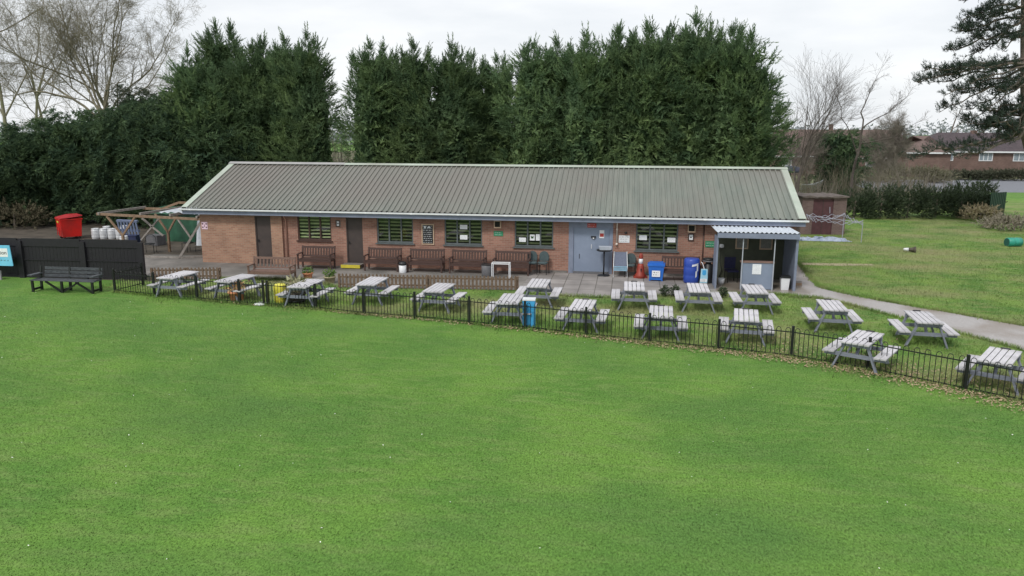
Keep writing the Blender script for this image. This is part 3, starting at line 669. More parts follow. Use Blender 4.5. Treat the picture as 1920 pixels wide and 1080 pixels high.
# ------------------------------------------------------------------ picnic tables
def make_table(nb=5, L=1.5):
    t = thing('picnic_table', '', 'picnic table'); h = L/2; W_ = .69
    bw = W_/nb
    for i in range(nb):
        x0 = -W_/2+i*bw
        dz = random.Random(i+nb).uniform(-.004, .006)
        pass
    mb = MB()
    for i in range(nb):
        x0 = -W_/2+i*bw; dz = random.Random(i*7+nb).uniform(-.004, .006)
        mb.box(x0+.011, x0+bw-.011, -h, h, .705+dz, .74+dz)
    mb.build('tabletop', M_tabletop, t)
    for s in (-1, 1):
        mb = MB()
        for k in (0, 1):
            x0 = s*.61-.145+k*.148; mb.box(x0, x0+.136, -h, h, .425+.004*k, .46+.004*k)
        mb.build('seat', M_tabletop, t)
    for sy in (-1, 1):
        y = sy*(h-.22)
        for s in (-1, 1):
            MB().beam((s*.53, y+.03*sy, 0), (s*.25, y+.03*sy, .69), .045, .1, (0, 1, 0)).build('leg', M_tableleg, t)
        MB().box(-.745, .745, y-.045, y-.0, .325, .423).build('crossbeam', M_tableleg, t)
        MB().box(-.35, .35, y-.045, y-.0, .60, .703).build('crossbeam', M_tableleg, t)
        MB().beam((0, y-sy*.06, .36), (0, y-sy*.48, .69), .07, .045, (0, 1, 0)).build('brace', M_tableleg, t)
    return t
tab5 = make_table(5); tab_hid = tab5
def add_strip(t):
    mb = MB(); mb.tube([(-.1, .72, .742), (-.08, .7, .765), (.08, .7, .765), (.1, .72, .742)], .018, 6); return mb.build('handle', M_black, t)
TB = [((350, 510.4), (318, 519), 'leftmost grey picnic table before the short brown picket fence', 0),
      ((458.6, 517), (426, 525.5), 'grey picnic table behind the orange terracotta pot', 0),
      ((588, 524.7), (559, 537), 'grey picnic table beside the old barrel planter', 0),
      ((711, 519.5), (684.6, 533.8), 'grey picnic table before the left half of the long picket fence', 0),
      ((834.6, 532), (811.4, 546), 'grey picnic table before the right half of the long picket fence', 0),
      ((1015.2, 523), (1005, 538), 'grey picnic table by the right end of the long picket fence on the patio edge', 0),
      ((963.3, 551.7), (950.7, 568.3), 'grey picnic table directly left of the cyan bin', 0),
      ((1098, 562.3), (1087.3, 580), 'grey picnic table right of the cyan bin, next to the railing', 1),
      ((1189, 528.3), (1189.7, 543.8), 'grey picnic table on the grass edge before the orange cone', 1),
      ((1306.3, 530.7), (1312.3, 547.7), 'grey picnic table before the blue barrel', 0),
      ((1409.3, 534), (1421.3, 549.3), 'grey picnic table before the shelter counter', 1),
      ((1239.7, 573.3), (1239.7, 595), 'squarely placed grey picnic table behind the railing, nearer the cyan bin', 1),
      ((1399, 579.3), (1400, 601.7), 'squarely placed grey picnic table behind the railing, farther from the cyan bin', 1),
      ((1550.8, 561.3), (1569.8, 582.5), 'grey picnic table beside the start of the gravel path near the shelter', 1),
      ((1717, 582), (1747, 607), 'grey picnic table on the edge of the gravel path, farthest from the shelter', 1),
      ((1630, 623.6), (1605, 642), 'grey picnic table behind the railing among the leaf litter', 1),
      ((1886, 654.6), (1864, 679.6), 'nearest grey picnic table, cut by the right edge of the photo', 1)]
tab5h = None
first = {}
for i, (pf, pn, lb, hd) in enumerate(TB):
    if hd not in first:
        o = tab5 if hd == 0 else copy_tree(tab5)
        if hd: add_strip(o)
        first[hd] = o
    else: o = copy_tree(first[hd])
    a = G(*pf, .74); b = G(*pn, .74); c = (a+b)/2; d = a-b
    o.location = (c[0], c[1], 0); o.rotation_euler = (0, 0, math.atan2(d[1], d[0])-math.pi/2)
    o['label'] = lb; o['group'] = 'grey picnic tables in the beer garden'

# ------------------------------------------------------------------ bow top railing
rail = thing('bow_top_railing', 'low black metal bow top railing running along the lawn edge', 'fence', (0, 0, 0))
def bow_panel(a, b, parent):
    a = np.array(a); b = np.array(b); d = b-a; L = np.linalg.norm(d); u = d/L; mb = MB()
    P = lambda s, z: (a[0]+u[0]*s, a[1]+u[1]*s, z)
    mb.beam(P(.03, .70), P(L-.03, .70), .012, .028).beam(P(.03, .08), P(L-.03, .08), .012, .028)
    n = max(4, int(round(L/.112))//2*2); sp = (L-.12)/(n-1)
    for k in range(n//2):
        s0 = .06+2*k*sp; s1 = s0+sp
        arc = [P((s0+s1)/2-sp/2*math.cos(t), .755+sp/2*1.05*math.sin(t)) for t in np.linspace(0, math.pi, 6)]
        mb.tube([P(s0, .02)]+arc+[P(s1, .02)], .0095, 4, False)
    return mb.build('railing_panel', M_blackmetal, parent)
def rail_post(p, parent, h=.86):
    mb = MB().box(p[0]-.032, p[0]+.032, p[1]-.032, p[1]+.032, 0, h).prism([(p[0]-.028, p[1]-.028), (p[0]+.028, p[1]-.028), (p[0]+.028, p[1]+.028), (p[0]-.028, p[1]+.028)], h, h+.01, 'z')
    mb.build('post', M_blackmetal, parent)
for i, p in enumerate(FENCE):
    rail_post(p, rail)
    if i+1 < len(FENCE) : bow_panel(p, FENCE[i+1], rail)
ret = (FENCE[0], np.array([.55, -5.3]), np.array([.5, -4.55]))
bow_panel(ret[0], ret[1], rail); rail_post(ret[1], rail)
rail_post(FENCE[4]-np.array([.16, -.02]), rail)

# ------------------------------------------------------------------ low picket fences
def picket(label, a, b, h):
    a = np.array(a); b = np.array(b); d = b-a; L = np.linalg.norm(d)
    t = thing('picket_fence', label, 'fence', (a[0], a[1], 0), math.atan2(d[1], d[0]))
    MB().box(0, L, .02, .05, .12, .18).build('rail', M_picket, t); MB().box(0, L, .02, .05, h*.72, h*.72+.06).build('rail', M_picket, t)
    mb = MB(); n = int(L/.142); r = random.Random(int(L*10))
    for i in range(n):
        x = i*L/n; hh = h+r.uniform(-.012, .012)
        mb.prism([(x, .03), (x+.078, .03), (x+.078, hh-.05), (x+.055, hh), (x+.023, hh), (x, hh-.05)], -.002, .018)
    mb.build('pickets', M_picket, t)
    for x in (.03, L/2, L-.03): MB().box(x-.04, x+.04, .055, .12, 0, h-.02).build('post', M_picket, t)
picket('short low brown picket fence behind the leftmost picnic table', (.25, -4.35), (2.9, -3.8), .5)
picket('long low brown picket fence between the picnic tables and the benches', (8.12, -4.62), (14.9, -4.02), .56)

# ------------------------------------------------------------------ black timber fence, banner
bf = thing('timber_fence', 'solid black stained timber fence left of the clubhouse', 'fence', (0, 0, 0))
A, B = np.array([-9.0, -4.86]), np.array([.08, -4.38]); dv = (B-A)/np.linalg.norm(B-A); ang = math.atan2(dv[1], dv[0]); LT = np.linalg.norm(B-A)
bf.location = (A[0], A[1], 0); bf.rotation_euler = (0, 0, ang)
pos = [0, 2.0, 3.95, 6.62, LT-.06]
for i, s in enumerate(pos):
    MB().box(s-.16, s+.06, -.1, .02, 0, 1.5).build('post', M_blackwood, bf)
    if i+1 < len(pos):
        e = pos[i+1]; mb = MB(); r = random.Random(i)
        x = s-.155
        while x < e-.17:
            x2 = min(x+.15, e-.16); mb.box(x+.004, x2-.003, .0, .02+r.uniform(-.004, .004), .04, 1.58); x = x2
        mb.build('boards', M_blackwood, bf)
        for z0, z1 in ((.02, .12), (.72, .76), (1.28, 1.6)): MB().box(s+.06, e-.16, -.035, -.004, z0, z1).build('rail', M_blackwood, bf)
t = thing('banner_board', 'light blue advertising board with a white panel before the black fence at the left edge', 'sign', (-6.3, -5.12, .54), .05)
MB().prism([(-1.2, 0), (1.14, 0), (1.16, .02), (1.1, .82), (-1.2, .82)], -.03, 0).build('panel', M_cyan, t)
MB().box(-1.1, 1.0, -.036, -.0305, .36, .70).build('white_panel', M_paper, t)
def text_mesh(s, size, m, parent, loc, name='lettering'):
    cu = bpy.data.curves.new(name, 'FONT'); cu.body = s; cu.size = size; cu.extrude = .002; cu.align_x = 'RIGHT'
    tmp = bpy.data.objects.new(name, cu); col.objects.link(tmp); dg = bpy.context.evaluated_depsgraph_get(); dg.update()
    me = bpy.data.meshes.new_from_object(tmp.evaluated_get(dg)); bpy.data.objects.remove(tmp)
    o = link_mesh(name, me, m, parent); o.location = loc; o.rotation_euler = (math.pi/2, 0, 0); return o
text_mesh('ration', .21, M_ink, t, (.96, -.04, .46))
mb = MB(); ink_lines(mb, .25, 1.08, .17, .27, -.032, 1, 9, .6); mb.build('small_lettering', M_ink, t)
dl = MB().lathe([(.04, 0), (.04, .004)], 10).build('dot_logo', M_ink, t); dl.location = (.12, -.031, .22); dl.rotation_euler = (math.pi/2, 0, 0)
MB().box(-1.0, -.92, -.0, .04, -.54, 0).build('leg', M_greybin, t)
o = MB().box(-.35, .12, -.06, 0, 0, .36).build('concrete_block', mat('grey_block', S(140, 134, 140), S(156, 150, 156), 5)); o.location = (-5.72, -5.2, 0); tag(o, 'small grey block under the light blue advertising board', 'block')

# ------------------------------------------------------------------ yard behind the black fence
# red commercial bin
rb = thing('waste_bin', 'large red wheeled waste bin with a half open lid before the dark hedge', 'bin', (-11.15, 5.75, 0), math.radians(-40))
def taper_box(mb, w0, d0, w1, d1, z0, z1):
    return mb.add([(-w0/2, -d0/2, z0), (w0/2, -d0/2, z0), (w0/2, d0/2, z0), (-w0/2, d0/2, z0), (-w1/2, -d1/2, z1), (w1/2, -d1/2, z1), (w1/2, d1/2, z1), (-w1/2, d1/2, z1)],
                  [(3, 2, 1, 0), (4, 5, 6, 7), (0, 1, 5, 4), (1, 2, 6, 5), (2, 3, 7, 6), (3, 0, 4, 7)])
mb = taper_box(MB(), .98, .9, 1.12, 1.02, .16, 1.12)
mb.box(-.6, .6, -.55, .55, 1.08, 1.13)
for z in (.5, .65, .8): mb.box(-.5-.04, .5+.04, -.505, -.49, z, z+.03)
for x in (-.5, 0, .46): mb.box(x, x+.05, -.525, -.5, .2, 1.1)
mb.build('body', M_redp, rb)
mb = MB(); mb.add([(-.6, -.55, 1.14), (.6, -.55, 1.14), (.6, .55, 1.26), (-.6, .55, 1.26), (-.6, -.55, 1.17), (.6, -.55, 1.17), (.56, 0, 1.3), (-.56, 0, 1.3), (.6, .55, 1.3), (-.6, .55, 1.3)],
                  [(0, 1, 2, 3), (4, 5, 6, 7), (7, 6, 8, 9), (0, 1, 5, 4), (1, 2, 8, 6, 5), (0, 4, 7, 9, 3), (2, 3, 9, 8)])
mb.build('lid', M_redlid, rb)
MB().box(-.3, .1, -.53, -.526, .9, 1.0).build('label_plate', M_stepy, rb)
for sx in (-.4, .4):
    for sy in (-.35, .35): MB().tube([(sx-.03, sy, .08), (sx+.03, sy, .08)], .08, 10).build('wheel', M_black, rb)
# kegs
def make_keg():
    t = thing('beer_keg', '', 'keg')
    MB().lathe([(.17, 0), (.19, .03), (.19, .06), (.2, .08), (.205, .16), (.195, .2), (.205, .24), (.205, .36), (.195, .4), (.205, .44), (.2, .5), (.16, .53)], 18).build('body', M_steel, t, True)
    MB().lathe([(.19, .50), (.19, .58), (.175, .58), (.175, .52)], 18).build('top_rim', M_steel, t, True)
    MB().lathe([(.03, .5), (.03, .56)], 8).build('valve', M_black, t)
    return t
k0 = make_keg()
KG = [((-9.75, 5.9, 0), 'silver beer keg nearest the red bin'), ((-9.3, 5.95, 0), 'silver beer keg second from the red bin'),
      ((-8.85, 6.0, 0), 'silver beer keg behind the left pergola brace'), ((-8.42, 6.05, 0), 'silver beer keg nearest the blue pallet'),
      ((-9.5, 6.5, .05), 'silver beer keg in the back row near the red bin'), ((-8.5, 6.6, .1), 'silver beer keg in the back row near the pallet')]
for i, (l, lb) in enumerate(KG):
    o = k0 if i == 0 else copy_tree(k0); o.location = l; o.rotation_euler = (0, 0, i*.7); o['label'] = lb; o['group'] = 'silver kegs in the yard'
o = copy_tree(k0); o.location = (-6.3, 3.4, 0); o['label'] = 'lone silver keg lid showing over the black fence before the pallet'; o['group'] = 'silver kegs in the yard'
# pallet
pl = thing('pallet', 'faded blue wooden pallet standing on edge in the yard', 'pallet', (-7.0, 5.0, 0), -.12); pl.rotation_euler = (.18, 0, -.1)
for i in range(7): MB().box(-.62+i*.185, -.62+i*.185+.1, -.03, 0, .1, 1.2).build('slat', M_pallet, pl)
MB().box(-.62, .6, 0, .1, .1, .2).build('bearer', M_pallet, pl); MB().box(-.62, .6, 0, .1, .6, .7).build('bearer', M_pallet, pl); MB().box(-.64, .62, -.035, .1, 1.12, 1.22).build('bearer', M_pallet, pl)
# loose things stored round the pallet and the pergola
def crate(label, loc, rz, size, m, group=None):
    t = thing('storage_crate', label, 'crate', loc, rz, group); w, d, h = size
    MB().box(-w/2, w/2, -d/2, -d/2+.03, .02, h).box(-w/2, w/2, d/2-.03, d/2, .02, h).box(-w/2, -w/2+.03, -d/2+.03, d/2-.03, .02, h).box(w/2-.03, w/2, -d/2+.03, d/2-.03, .02, h).box(-w/2+.03, w/2-.03, -d/2+.03, d/2-.03, .02, .05).build('body', m, t)
    MB().box(-w/2-.015, w/2+.015, -d/2-.015, d/2+.015, h, h+.03).build('rim', m, t); return t
crate('dark blue plastic crate at the foot of the blue pallet', (-6.75, 4.6, 0), .2, (.7, .5, .42), mat('dark_blue_crate', S(38, 46, 78), S(50, 58, 92), 4, .5))
crate('grey plastic crate between the blue pallet and the middle pergola post', (-5.2, 4.4, 0), -.3, (.8, .55, .5), M_greybin)
t = thing('tarpaulin', 'crumpled milky tarpaulin heap at the rear of the pergola', 'tarpaulin', (-2.2, 4.9, 0)); r = np.random.default_rng(21); mb = MB(); nx, ny = 16, 8
for j in range(ny):
    for i_ in range(nx):
        u_, v_ = i_/(nx-1)*2-1, j/(ny-1)*2-1; mb.v.append((u_*.95+r.normal(0, .03), v_*.4, max(.01, 1.75*(1-.35*abs(u_)**3)*(1-.45*v_*v_)+r.normal(0, .07)) if max(abs(u_), abs(v_)) < .98 else .01))
for j in range(ny-1):
    for i_ in range(nx-1): mb.f.append((j*nx+i_, j*nx+i_+1, (j+1)*nx+i_+1, (j+1)*nx+i_))
mb.build('sheet', M_clear, t, True)
# pergola
pg = thing('pergola', 'weathered timber pergola frame with slanting braces left of the clubhouse', 'pergola', (0, 0, 0))
pb = lambda a, b, w=.09, h=.11, m=M_timber, nm='beam': MB().beam(a, b, w, h).build(nm, m, pg)
pb((-5.85, 1, 1.95), (-.55, 1, 1.80)); pb((-5.6, 4.2, 1.9), (-.4, 4.2, 1.88)); pb((-5.7, .9, 1.98), (-5.55, 4.3, 1.96), m=M_timberg); pb((-.75, .9, 1.9), (-.6, 4.3, 1.96), m=M_timberg)
pb((-3.6, .95, 2.0), (-3.3, 4.2, 2.02), m=M_timberg); pb((-2.1, .95, 1.98), (-1.2, 4.2, 2.0), m=M_timberg); pb((-4.6, 4.3, 1.9), (-3.7, 4.3, 2.22)); pb((-3.7, 4.3, 2.22), (-.8, 4.3, 2.2))
for (x, y, zn) in ((-4.62, 1.0, 1.0), (-3.2, 2.4, .95), (-1.5, 4.1, 1.1)):
    MB().box(x-.05, x+.05, y-.05, y+.05, 0, zn).build('post', M_timber, pg)
for (x, y, zn, dx) in ((-4.62, 1.0, .95, .72), (-3.2, 2.4, .95, .6), (-1.5, 4.1, 1.1, .5)):
    for s in (-1, 1): pb((x, y, zn), (x+s*dx, y, 1.85), .08, .08, M_timber, 'brace')
pb((-1.62, .65, .02), (-.55, 1.0, 1.78), .1, .1, M_timberg, 'brace'); pb((-1.15, 1.0, .9), (-1.75, 1.0, 1.8), .07, .07, M_timberg, 'brace')
pb((-3.75, 1.3, 1.75), (-2.75, 1.3, .95), .07, .07, M_timberg, 'brace'); pb((-2.9, 1.3, 1.75), (-3.9, 1.3, .72), .07, .07, M_timberg, 'brace')
pb((-4.2, .72, .05), (-1.6, .62, .05), .1, .08, M_timberg, 'sill_beam'); pb((-1.5, .6, .05), (-.2, 1.5, .05), .1, .08, M_timberg, 'sill_beam')
mb = MB(); xs = np.linspace(-2.9, -.6, 40)
for y, z in ((1.4, 2.02), (3.6, 2.06)):
    for x in xs: mb.v.append((x, y+.1*math.sin(x*3), z+.03*math.cos((x+2.9)*20)+.03*math.sin(x*2)))
for i in range(39): mb.f.append((i, i+1, 40+i+1, 40+i))
mb.build('roof_sheet', M_clear, pg)
# green store with tarp
gs = thing('tarpaulin_shelter', 'green tarpaulin covered store behind the pergola', 'shelter', (-3.7, 6.6, 0))
mb = MB(); xs = np.linspace(-2.4, 3.2, 60)
for z in (0, 1.5):
    for x in xs: mb.v.append((x, -.9+.02*math.sin(x*14), z))
for i in range(59): mb.f.append((i, i+1, 60+i+1, 60+i))
mb.box(-2.4, 3.2, -.85, 1.2, 0, 1.48); mb.build('wall', M_tarpg, gs)
mb = MB(); nx, ny = 24, 6; rr = np.random.default_rng(8)
for j in range(ny):
    for i in range(nx):
        x = -2.5+5.8*i/(nx-1); y = -1.1+2.4*j/(ny-1); z = 1.5+.3*(1-abs((y-.1)/1.25)**1.5)*(.6+.4*math.sin(x*2.1))+rr.normal(0, .02)
        mb.v.append((x, y, z))
for j in range(ny-1):
    for i in range(nx-1): mb.f.append((j*nx+i, j*nx+i+1, (j+1)*nx+i+1, (j+1)*nx+i))
mb.build('cover', M_tarpg, gs, True)
# tubular chairs
def hoop_chair():
    t = thing('metal_chair', '', 'chair')
    MB().tube([(-.24, .2, 0), (-.24, .22, .45)]+[(-.24*math.cos(a), .24, .62+.26*math.sin(a)) for a in np.linspace(0, math.pi, 9)]+[(.24, .22, .45), (.24, .2, 0)], .015, 6).build('back_hoop', M_blackmetal, t, True)
    MB().tube([(-.24, -.22, 0), (-.23, -.2, .44)], .015, 6).build('leg', M_blackmetal, t); MB().tube([(.24, -.22, 0), (.23, -.2, .44)], .015, 6).build('leg', M_blackmetal, t)
    MB().lathe([(.23, .43), (.25, .45), (.24, .47)], 14).build('seat', M_black, t)
    return t
h0 = hoop_chair()
for i, (x, y, a, lb) in enumerate(((-3.9, 1.9, .3, 'round backed black metal chair under the pergola nearest the black fence'), (-2.3, 2.6, -.5, 'round backed black metal chair right of the middle pergola post'), (-1.3, 3.0, .9, 'round backed black metal chair nearest the brick wall'))):
    o = h0 if i == 0 else copy_tree(h0); o.location = (x, y, 0); o.rotation_euler = (0, 0, a); o['label'] = lb; o['group'] = 'black metal chairs under the pergola'

# ------------------------------------------------------------------ things along the wall
def stack_chair():
    t = thing('banquet_chair', '', 'chair')
    MB().lathe([(.2, .44), (.215, .46), (.215, .49), (.18, .515)], 14).build('seat', M_chair, t, True)
    mb = MB(); pts = [(-.19, .52)]+[(.2*-math.cos(a), .74+.19*math.sin(a)) for a in np.linspace(0, math.pi, 9)]+[(.19, .52)]
    mb.prism(pts, .19, .23); mb.build('backrest', M_chair, t)
    for s in (-1, 1):
        MB().tube([(s*.2, .27, 0), (s*.2, .21, .45), (s*.205, .24, .75)], .013, 6).build('leg', M_blackmetal, t, True); MB().tube([(s*.2, -.22, 0), (s*.19, -.17, .46)], .013, 6).build('leg', M_blackmetal, t)
    MB().tube([(-.19, -.17, .43), (.19, -.17, .43)], .012, 6).build('stretcher', M_blackmetal, t)
    return t
c0 = stack_chair()
for i, (x, y, a, lb) in enumerate(((14.98, -.5, .1, 'dark green padded chair next to the bench end'), (15.42, -.48, -.12, 'dark green padded chair nearer the grey door of the left pair'), (19.0, -.42, -.1, 'dark green padded chair between the grey lounger and the orange cone'))):
    o = c0 if i == 0 else copy_tree(c0); o.location = (x, y, .012); o.rotation_euler = (0, 0, a); o['label'] = lb; o['group'] = 'dark green padded chairs by the wall'
t = thing('stacked_chairs', 'tall grey woven chair with pale blue slats beside the grey door', 'chair', (18.6, -.5, .012), .05)
mb = MB(); mb.add([(-.27, -.12, .42), (.27, -.12, .42), (.25, .22, .98), (-.25, .22, .98), (-.27, -.07, .40), (.27, -.07, .40), (.25, .26, .97), (-.25, .26, .97)], [(0, 1, 2, 3), (7, 6, 5, 4), (0, 4, 5, 1), (1, 5, 6, 2), (2, 6, 7, 3), (3, 7, 4, 0)]); mb.build('backrest', M_chairgrey, t)
for z, y in ((.4, -.2), (.33, -.23), (.27, -.24)): MB().box(-.27, .27, y, y+.05, z, z+.05).build('slat', M_chairblue, t)
for s in (-1, 1):
    MB().tube([(s*.28, -.22, 0), (s*.28, -.2, .42), (s*.26, .2, 1.0)], .016, 6).build('leg', M_steel, t); MB().tube([(s*.26, .3, 0), (s*.25, .1, .5)], .016, 6).build('leg', M_steel, t)
# white table frame
t = thing('table_frame', 'white metal folding table frame before a brown bench', 'table', (13.85, -1.6, .012), .02)
for x in (-.35, .35):
    for y in (-.18, .18): MB().tube([(x, y, 0), (x, y, .6)], .02, 6).build('leg', M_white, t)
MB().box(-.37, .37, -.2, -.16, .585, .62).box(-.37, .37, .16, .2, .585, .62).box(-.37, -.33, -.16, .16, .585, .62).box(.33, .37, -.16, .16, .585, .62).build('frame', M_white, t)
# bins
def round_bin(name, label, cat, loc, r, h, mbody, mlid, liner=False):
    t = thing(name, label, cat, loc)
    MB().lathe([(r*.86, 0), (r*.9, .03), (r, h), (r*.96, h), (r*.85, .06)], 18).build('body', mbody, t, True)
    MB().lathe([(r*1.06, h-.02), (r*1.06, h+.03), (r*.95, h+.1), (r*.4, h+.13)], 18).build('lid', mlid, t, True)
    return t
round_bin('litter_bin', 'small white bin with a black lid between two benches', 'bin', (9.62, -1.2, .012), .16, .36, M_white, M_black)
o = thing('litter_bin', 'dark grey round bin between two benches near the white table frame', 'bin', (13.2, -1.25, .012))
MB().lathe([(.2, 0), (.21, .03), (.23, .45), (.22, .46), (.2, .1)], 18).build('body', M_greybin, o, True); MB().lathe([(.235, .45), (.24, .49), (.225, .49)], 18).build('rim', M_black, o, True)
t = thing('litter_bin', 'white square bin with a black lid inside the shelter corner', 'bin', (24.76, -2.12, .012))
taper_box(MB(), .26, .24, .32, .3, 0, .46).build('body', M_white, t); MB().box(-.18, .18, -.17, .17, .46, .53).build('lid', M_black, t)
t = thing('bucket', 'small white bucket by the left shelter post', 'bucket', (22.52, -1.45, .012))
MB().lathe([(.1, 0), (.135, .22), (.125, .22), (.095, .03)], 14).build('body', M_white, t, True); MB().tube([(.13*math.cos(a), .01, .22+.03*math.sin(a)) for a in np.linspace(0, math.pi, 7)], .006, 4).build('handle', M_steel, t)
t = thing('office_chair', 'dark navy chair standing inside the shelter behind the counter', 'chair', (22.95, -.9, .012), .2)
MB().box(-.22, .22, -.24, .22, .42, .48).build('seat', mat('navy_cloth', S(30, 32, 66), S(38, 40, 78), 9), t); MB().box(-.22, .22, .2, .25, .5, .95).build('backrest', MATS['navy_cloth'], t)
for s in (-1, 1):
    for y in (-.2, .2): MB().tube([(s*.19, y, 0), (s*.19, y, .42)], .015, 6).build('leg', M_black, t)
# poseur table and tray
t = thing('poseur_table', 'tall round black pedestal table before the grey door', 'table', (17.93, -.42, .012))
MB().lathe([(.3, 1.03), (.32, 1.05), (.32, 1.08), (.3, 1.085)], 24).build('top', M_black, t); MB().lathe([(.03, .04), (.03, 1.03)], 10).build('column', M_black, t, True); MB().lathe([(.26, 0), (.25, .025), (.05, .06)], 20).build('base', M_black, t)
t = thing('tray', 'pale grey plastic box lying on the tall black table', 'box', (17.97, -.42, 1.098), .08)
mb = taper_box(MB(), .46, .28, .5, .32, 0, .11); mb.build('body', mat('pale_grey_plastic', S(176, 184, 194), S(190, 196, 206), 5), t); MB().box(-.26, .26, -.17, .17, .11, .125).build('rim', MATS['pale_grey_plastic'], t)
# orange cone
t = thing('traffic_cone', 'tall orange barrier cone with a white band by the wall', 'cone', (19.42, -.62, .012), .1); t.scale = (.86, .86, 1)
MB().lathe([(.28, 0), (.27, .12), (.2, .2), (.16, .48), (.11, .58)], 12).build('body', M_orange, t, True)
MB().lathe([(.10, .58), (.095, .78)], 14).build('band', M_white, t, True); MB().lathe([(.095, .78), (.1, .83), (.085, .93), (.05, 1.0)], 12).build('top', M_orange, t, True)
MB().box(-.32, .32, -.17, .17, 0, .07).build('base', M_orange, t)
MB().prism([(-.012, .26), (.012, .26), (.03, .4), (-.03, .4)], -.2, -.185).build('slot', M_black, t)
# blue box bin
t = thing('grit_bin', 'blue plastic box bin with a white label beside the orange cone', 'bin', (20.03, -1.05, .012), -.05)
taper_box(MB(), .5, .42, .62, .5, .04, .6).build('body', M_blue, t); MB().box(-.34, .34, -.28, .28, .6, .67).prism([(-.3, .67), (.3, .67), (.26, .73), (-.26, .73)], -.22, .24).build('lid', M_blue, t)
l = MB().box(-.16, .16, -.255, -.25, .2, .45).build('label_plate', M_paper, t); l.rotation_euler = (.07, 0, 0); mb = MB(); ink_lines(mb, -.12, .12, .24, .42, -.2565, 2, 66, .5); q = mb.build('lettering', M_ink, l)
for s in (-1, 1): MB().box(s*.24-.03, s*.24+.03, -.2, .2, 0, .05).build('foot', M_blue, t)
# blue barrel with white seven
t = thing('blue_barrel', 'tall blue plastic barrel painted with a white 7', 'barrel', (21.38, -1.35, .012))
MB().lathe([(.26, 0), (.3, .05), (.31, .3), (.3, .33), (.31, .36), (.31, .62), (.3, .65), (.31, .68), (.3, .92), (.26, .97), (.1, .97)], 24).build('body', M_navy, t, True)
mb = MB()
def on_cyl(a, z, r=.317): return (r*math.sin(a), -r*math.cos(a), z)
def cyl_patch(mb, a0, a1, z00, z01, z10, z11, n=6):
    for i in range(n):
        t0, t1 = i/n, (i+1)/n; A0 = a0+(a1-a0)*t0; A1 = a0+(a1-a0)*t1
        zl0 = z00+(z10-z00)*t0; zl1 = z00+(z10-z00)*t1; zh0 = z01+(z11-z01)*t0; zh1 = z01+(z11-z01)*t1
        mb.quad(on_cyl(A0, zl0), on_cyl(A1, zl1), on_cyl(A1, zh1), on_cyl(A0, zh0))
cyl_patch(mb, -.05, .8, .68, .76, .74, .82); cyl_patch(mb, .58, .8, .5, .74, .5, .76, 3); cyl_patch(mb, .42, .64, .24, .5, .3, .52, 3)
mb.build('numeral', M_white, t)
# swing sign / bottle shaped stand
t = thing('pavement_sign', 'light blue and white pavement sign with a pale pole beside the blue barrel', 'sign', (21.82, -1.6, .012), .05)
MB().prism([(-.13, .06), (.15, .06), (.16, .3), (.14, .6), (-.1, .6), (-.11, .3)], -.03, .03).build('panel', mat('pale_blue_panel', S(150, 200, 220), S(170, 212, 228), 5), t)
MB().prism([(-.05, .56), (.09, .56), (.1, .42), (.06, .36), (-.03, .36), (-.06, .42)], -.034, -.0305).build('badge', M_cyanbin, t); MB().box(-.12, .14, -.034, -.0305, .1, .22).build('white_strip', M_paper, t)
mb = MB(); ink_lines(mb, -.1, .12, .11, .21, -.035, 2, 77, .6); mb.build('lettering', M_ink, t)
MB().tube([(.03, .03, .58), (-.05, .06, .82), (-.1, .08, .86)], .016, 6).build('pole', M_white, t); MB().box(-.14, .16, -.1, .1, 0, .06).build('base', M_greybin, t)
# black ash bin
t = thing('ash_bin', 'tall black ash bin with a wide round lid beside the shelter', 'bin', (22.02, -1.25, .012))
MB().lathe([(.2, 0), (.2, .02), (.17, .05), (.17, .72), (.1, .78), (.1, .84)], 18).build('body', M_black, t, True); MB().lathe([(.22, .84), (.23, .86), (.23, .89), (.2, .9)], 20).build('lid', M_greybin, t, True)
MB().lathe([(.22, .92), (.225, .94), (.21, .97), (.1, .99)], 20).build('cap', M_black, t, True)
t = thing('leaning_panel', 'narrow grey panel leaning at the left side of the shelter', 'panel', (22.2, -1.35, .012), 0)
MB().beam((0, 0, 0), (.02, .3, 1.1), .45, .02, (1, 0, 0)).build('board', M_greybin, t)
# step
t = thing('door_step', 'low wooden step with a yellow front edge below the second brown door', 'step', (7.13, -.32, .012))
MB().box(-.42, .42, -.28, .26, .12, .16).box(-.38, .38, -.22, .2, 0, .12).build('tread', M_concrete, t); MB().box(-.425, .425, -.33, -.281, .03, .165).build('edge_strip', M_stepy, t)

# ------------------------------------------------------------------ pots, barrels in the garden
def leaf_cloud(name, n, c, r, m, parent, seed, size=.05, flat=.7):
    g = np.random.default_rng(seed); d = g.normal(size=(n, 3)); d /= np.linalg.norm(d, axis=1)[:, None]
    P = np.array(c)+d*np.array([r, r, r*flat])*g.uniform(.3, 1, (n, 1))
    a = g.normal(size=(n, 3)); a /= np.linalg.norm(a, axis=1)[:, None]; b = np.cross(a, d); b /= (np.linalg.norm(b, axis=1)[:, None]+1e-6)
    s = g.uniform(.6, 1.3, (n, 1))*size
    V = np.stack([P-b*s*.5, P+b*s*.5, P+(d*.7+a*.5)*s*1.6], 1).reshape(-1, 3); return link_mesh(name, tri_mesh(name, V, np.arange(3*n).reshape(-1, 3)), m, parent)
def pot(name, label, loc, r, h, m, plant=True, seed=1, pm=None, cat='plant pot'):
    t = thing(name, label, cat, loc)
    MB().lathe([(r*.7, 0), (r*.78, .02), (r*.95, h*.8), (r*1.08, h*.82), (r*1.08, h), (r*.95, h), (r*.9, h*.9)], 18).build('pot', m, t, True)
    if plant: leaf_cloud('foliage', 160, (0, 0, h+r*.5), r*1.15, pm or M_green2, t, seed, r*.3)
    return t
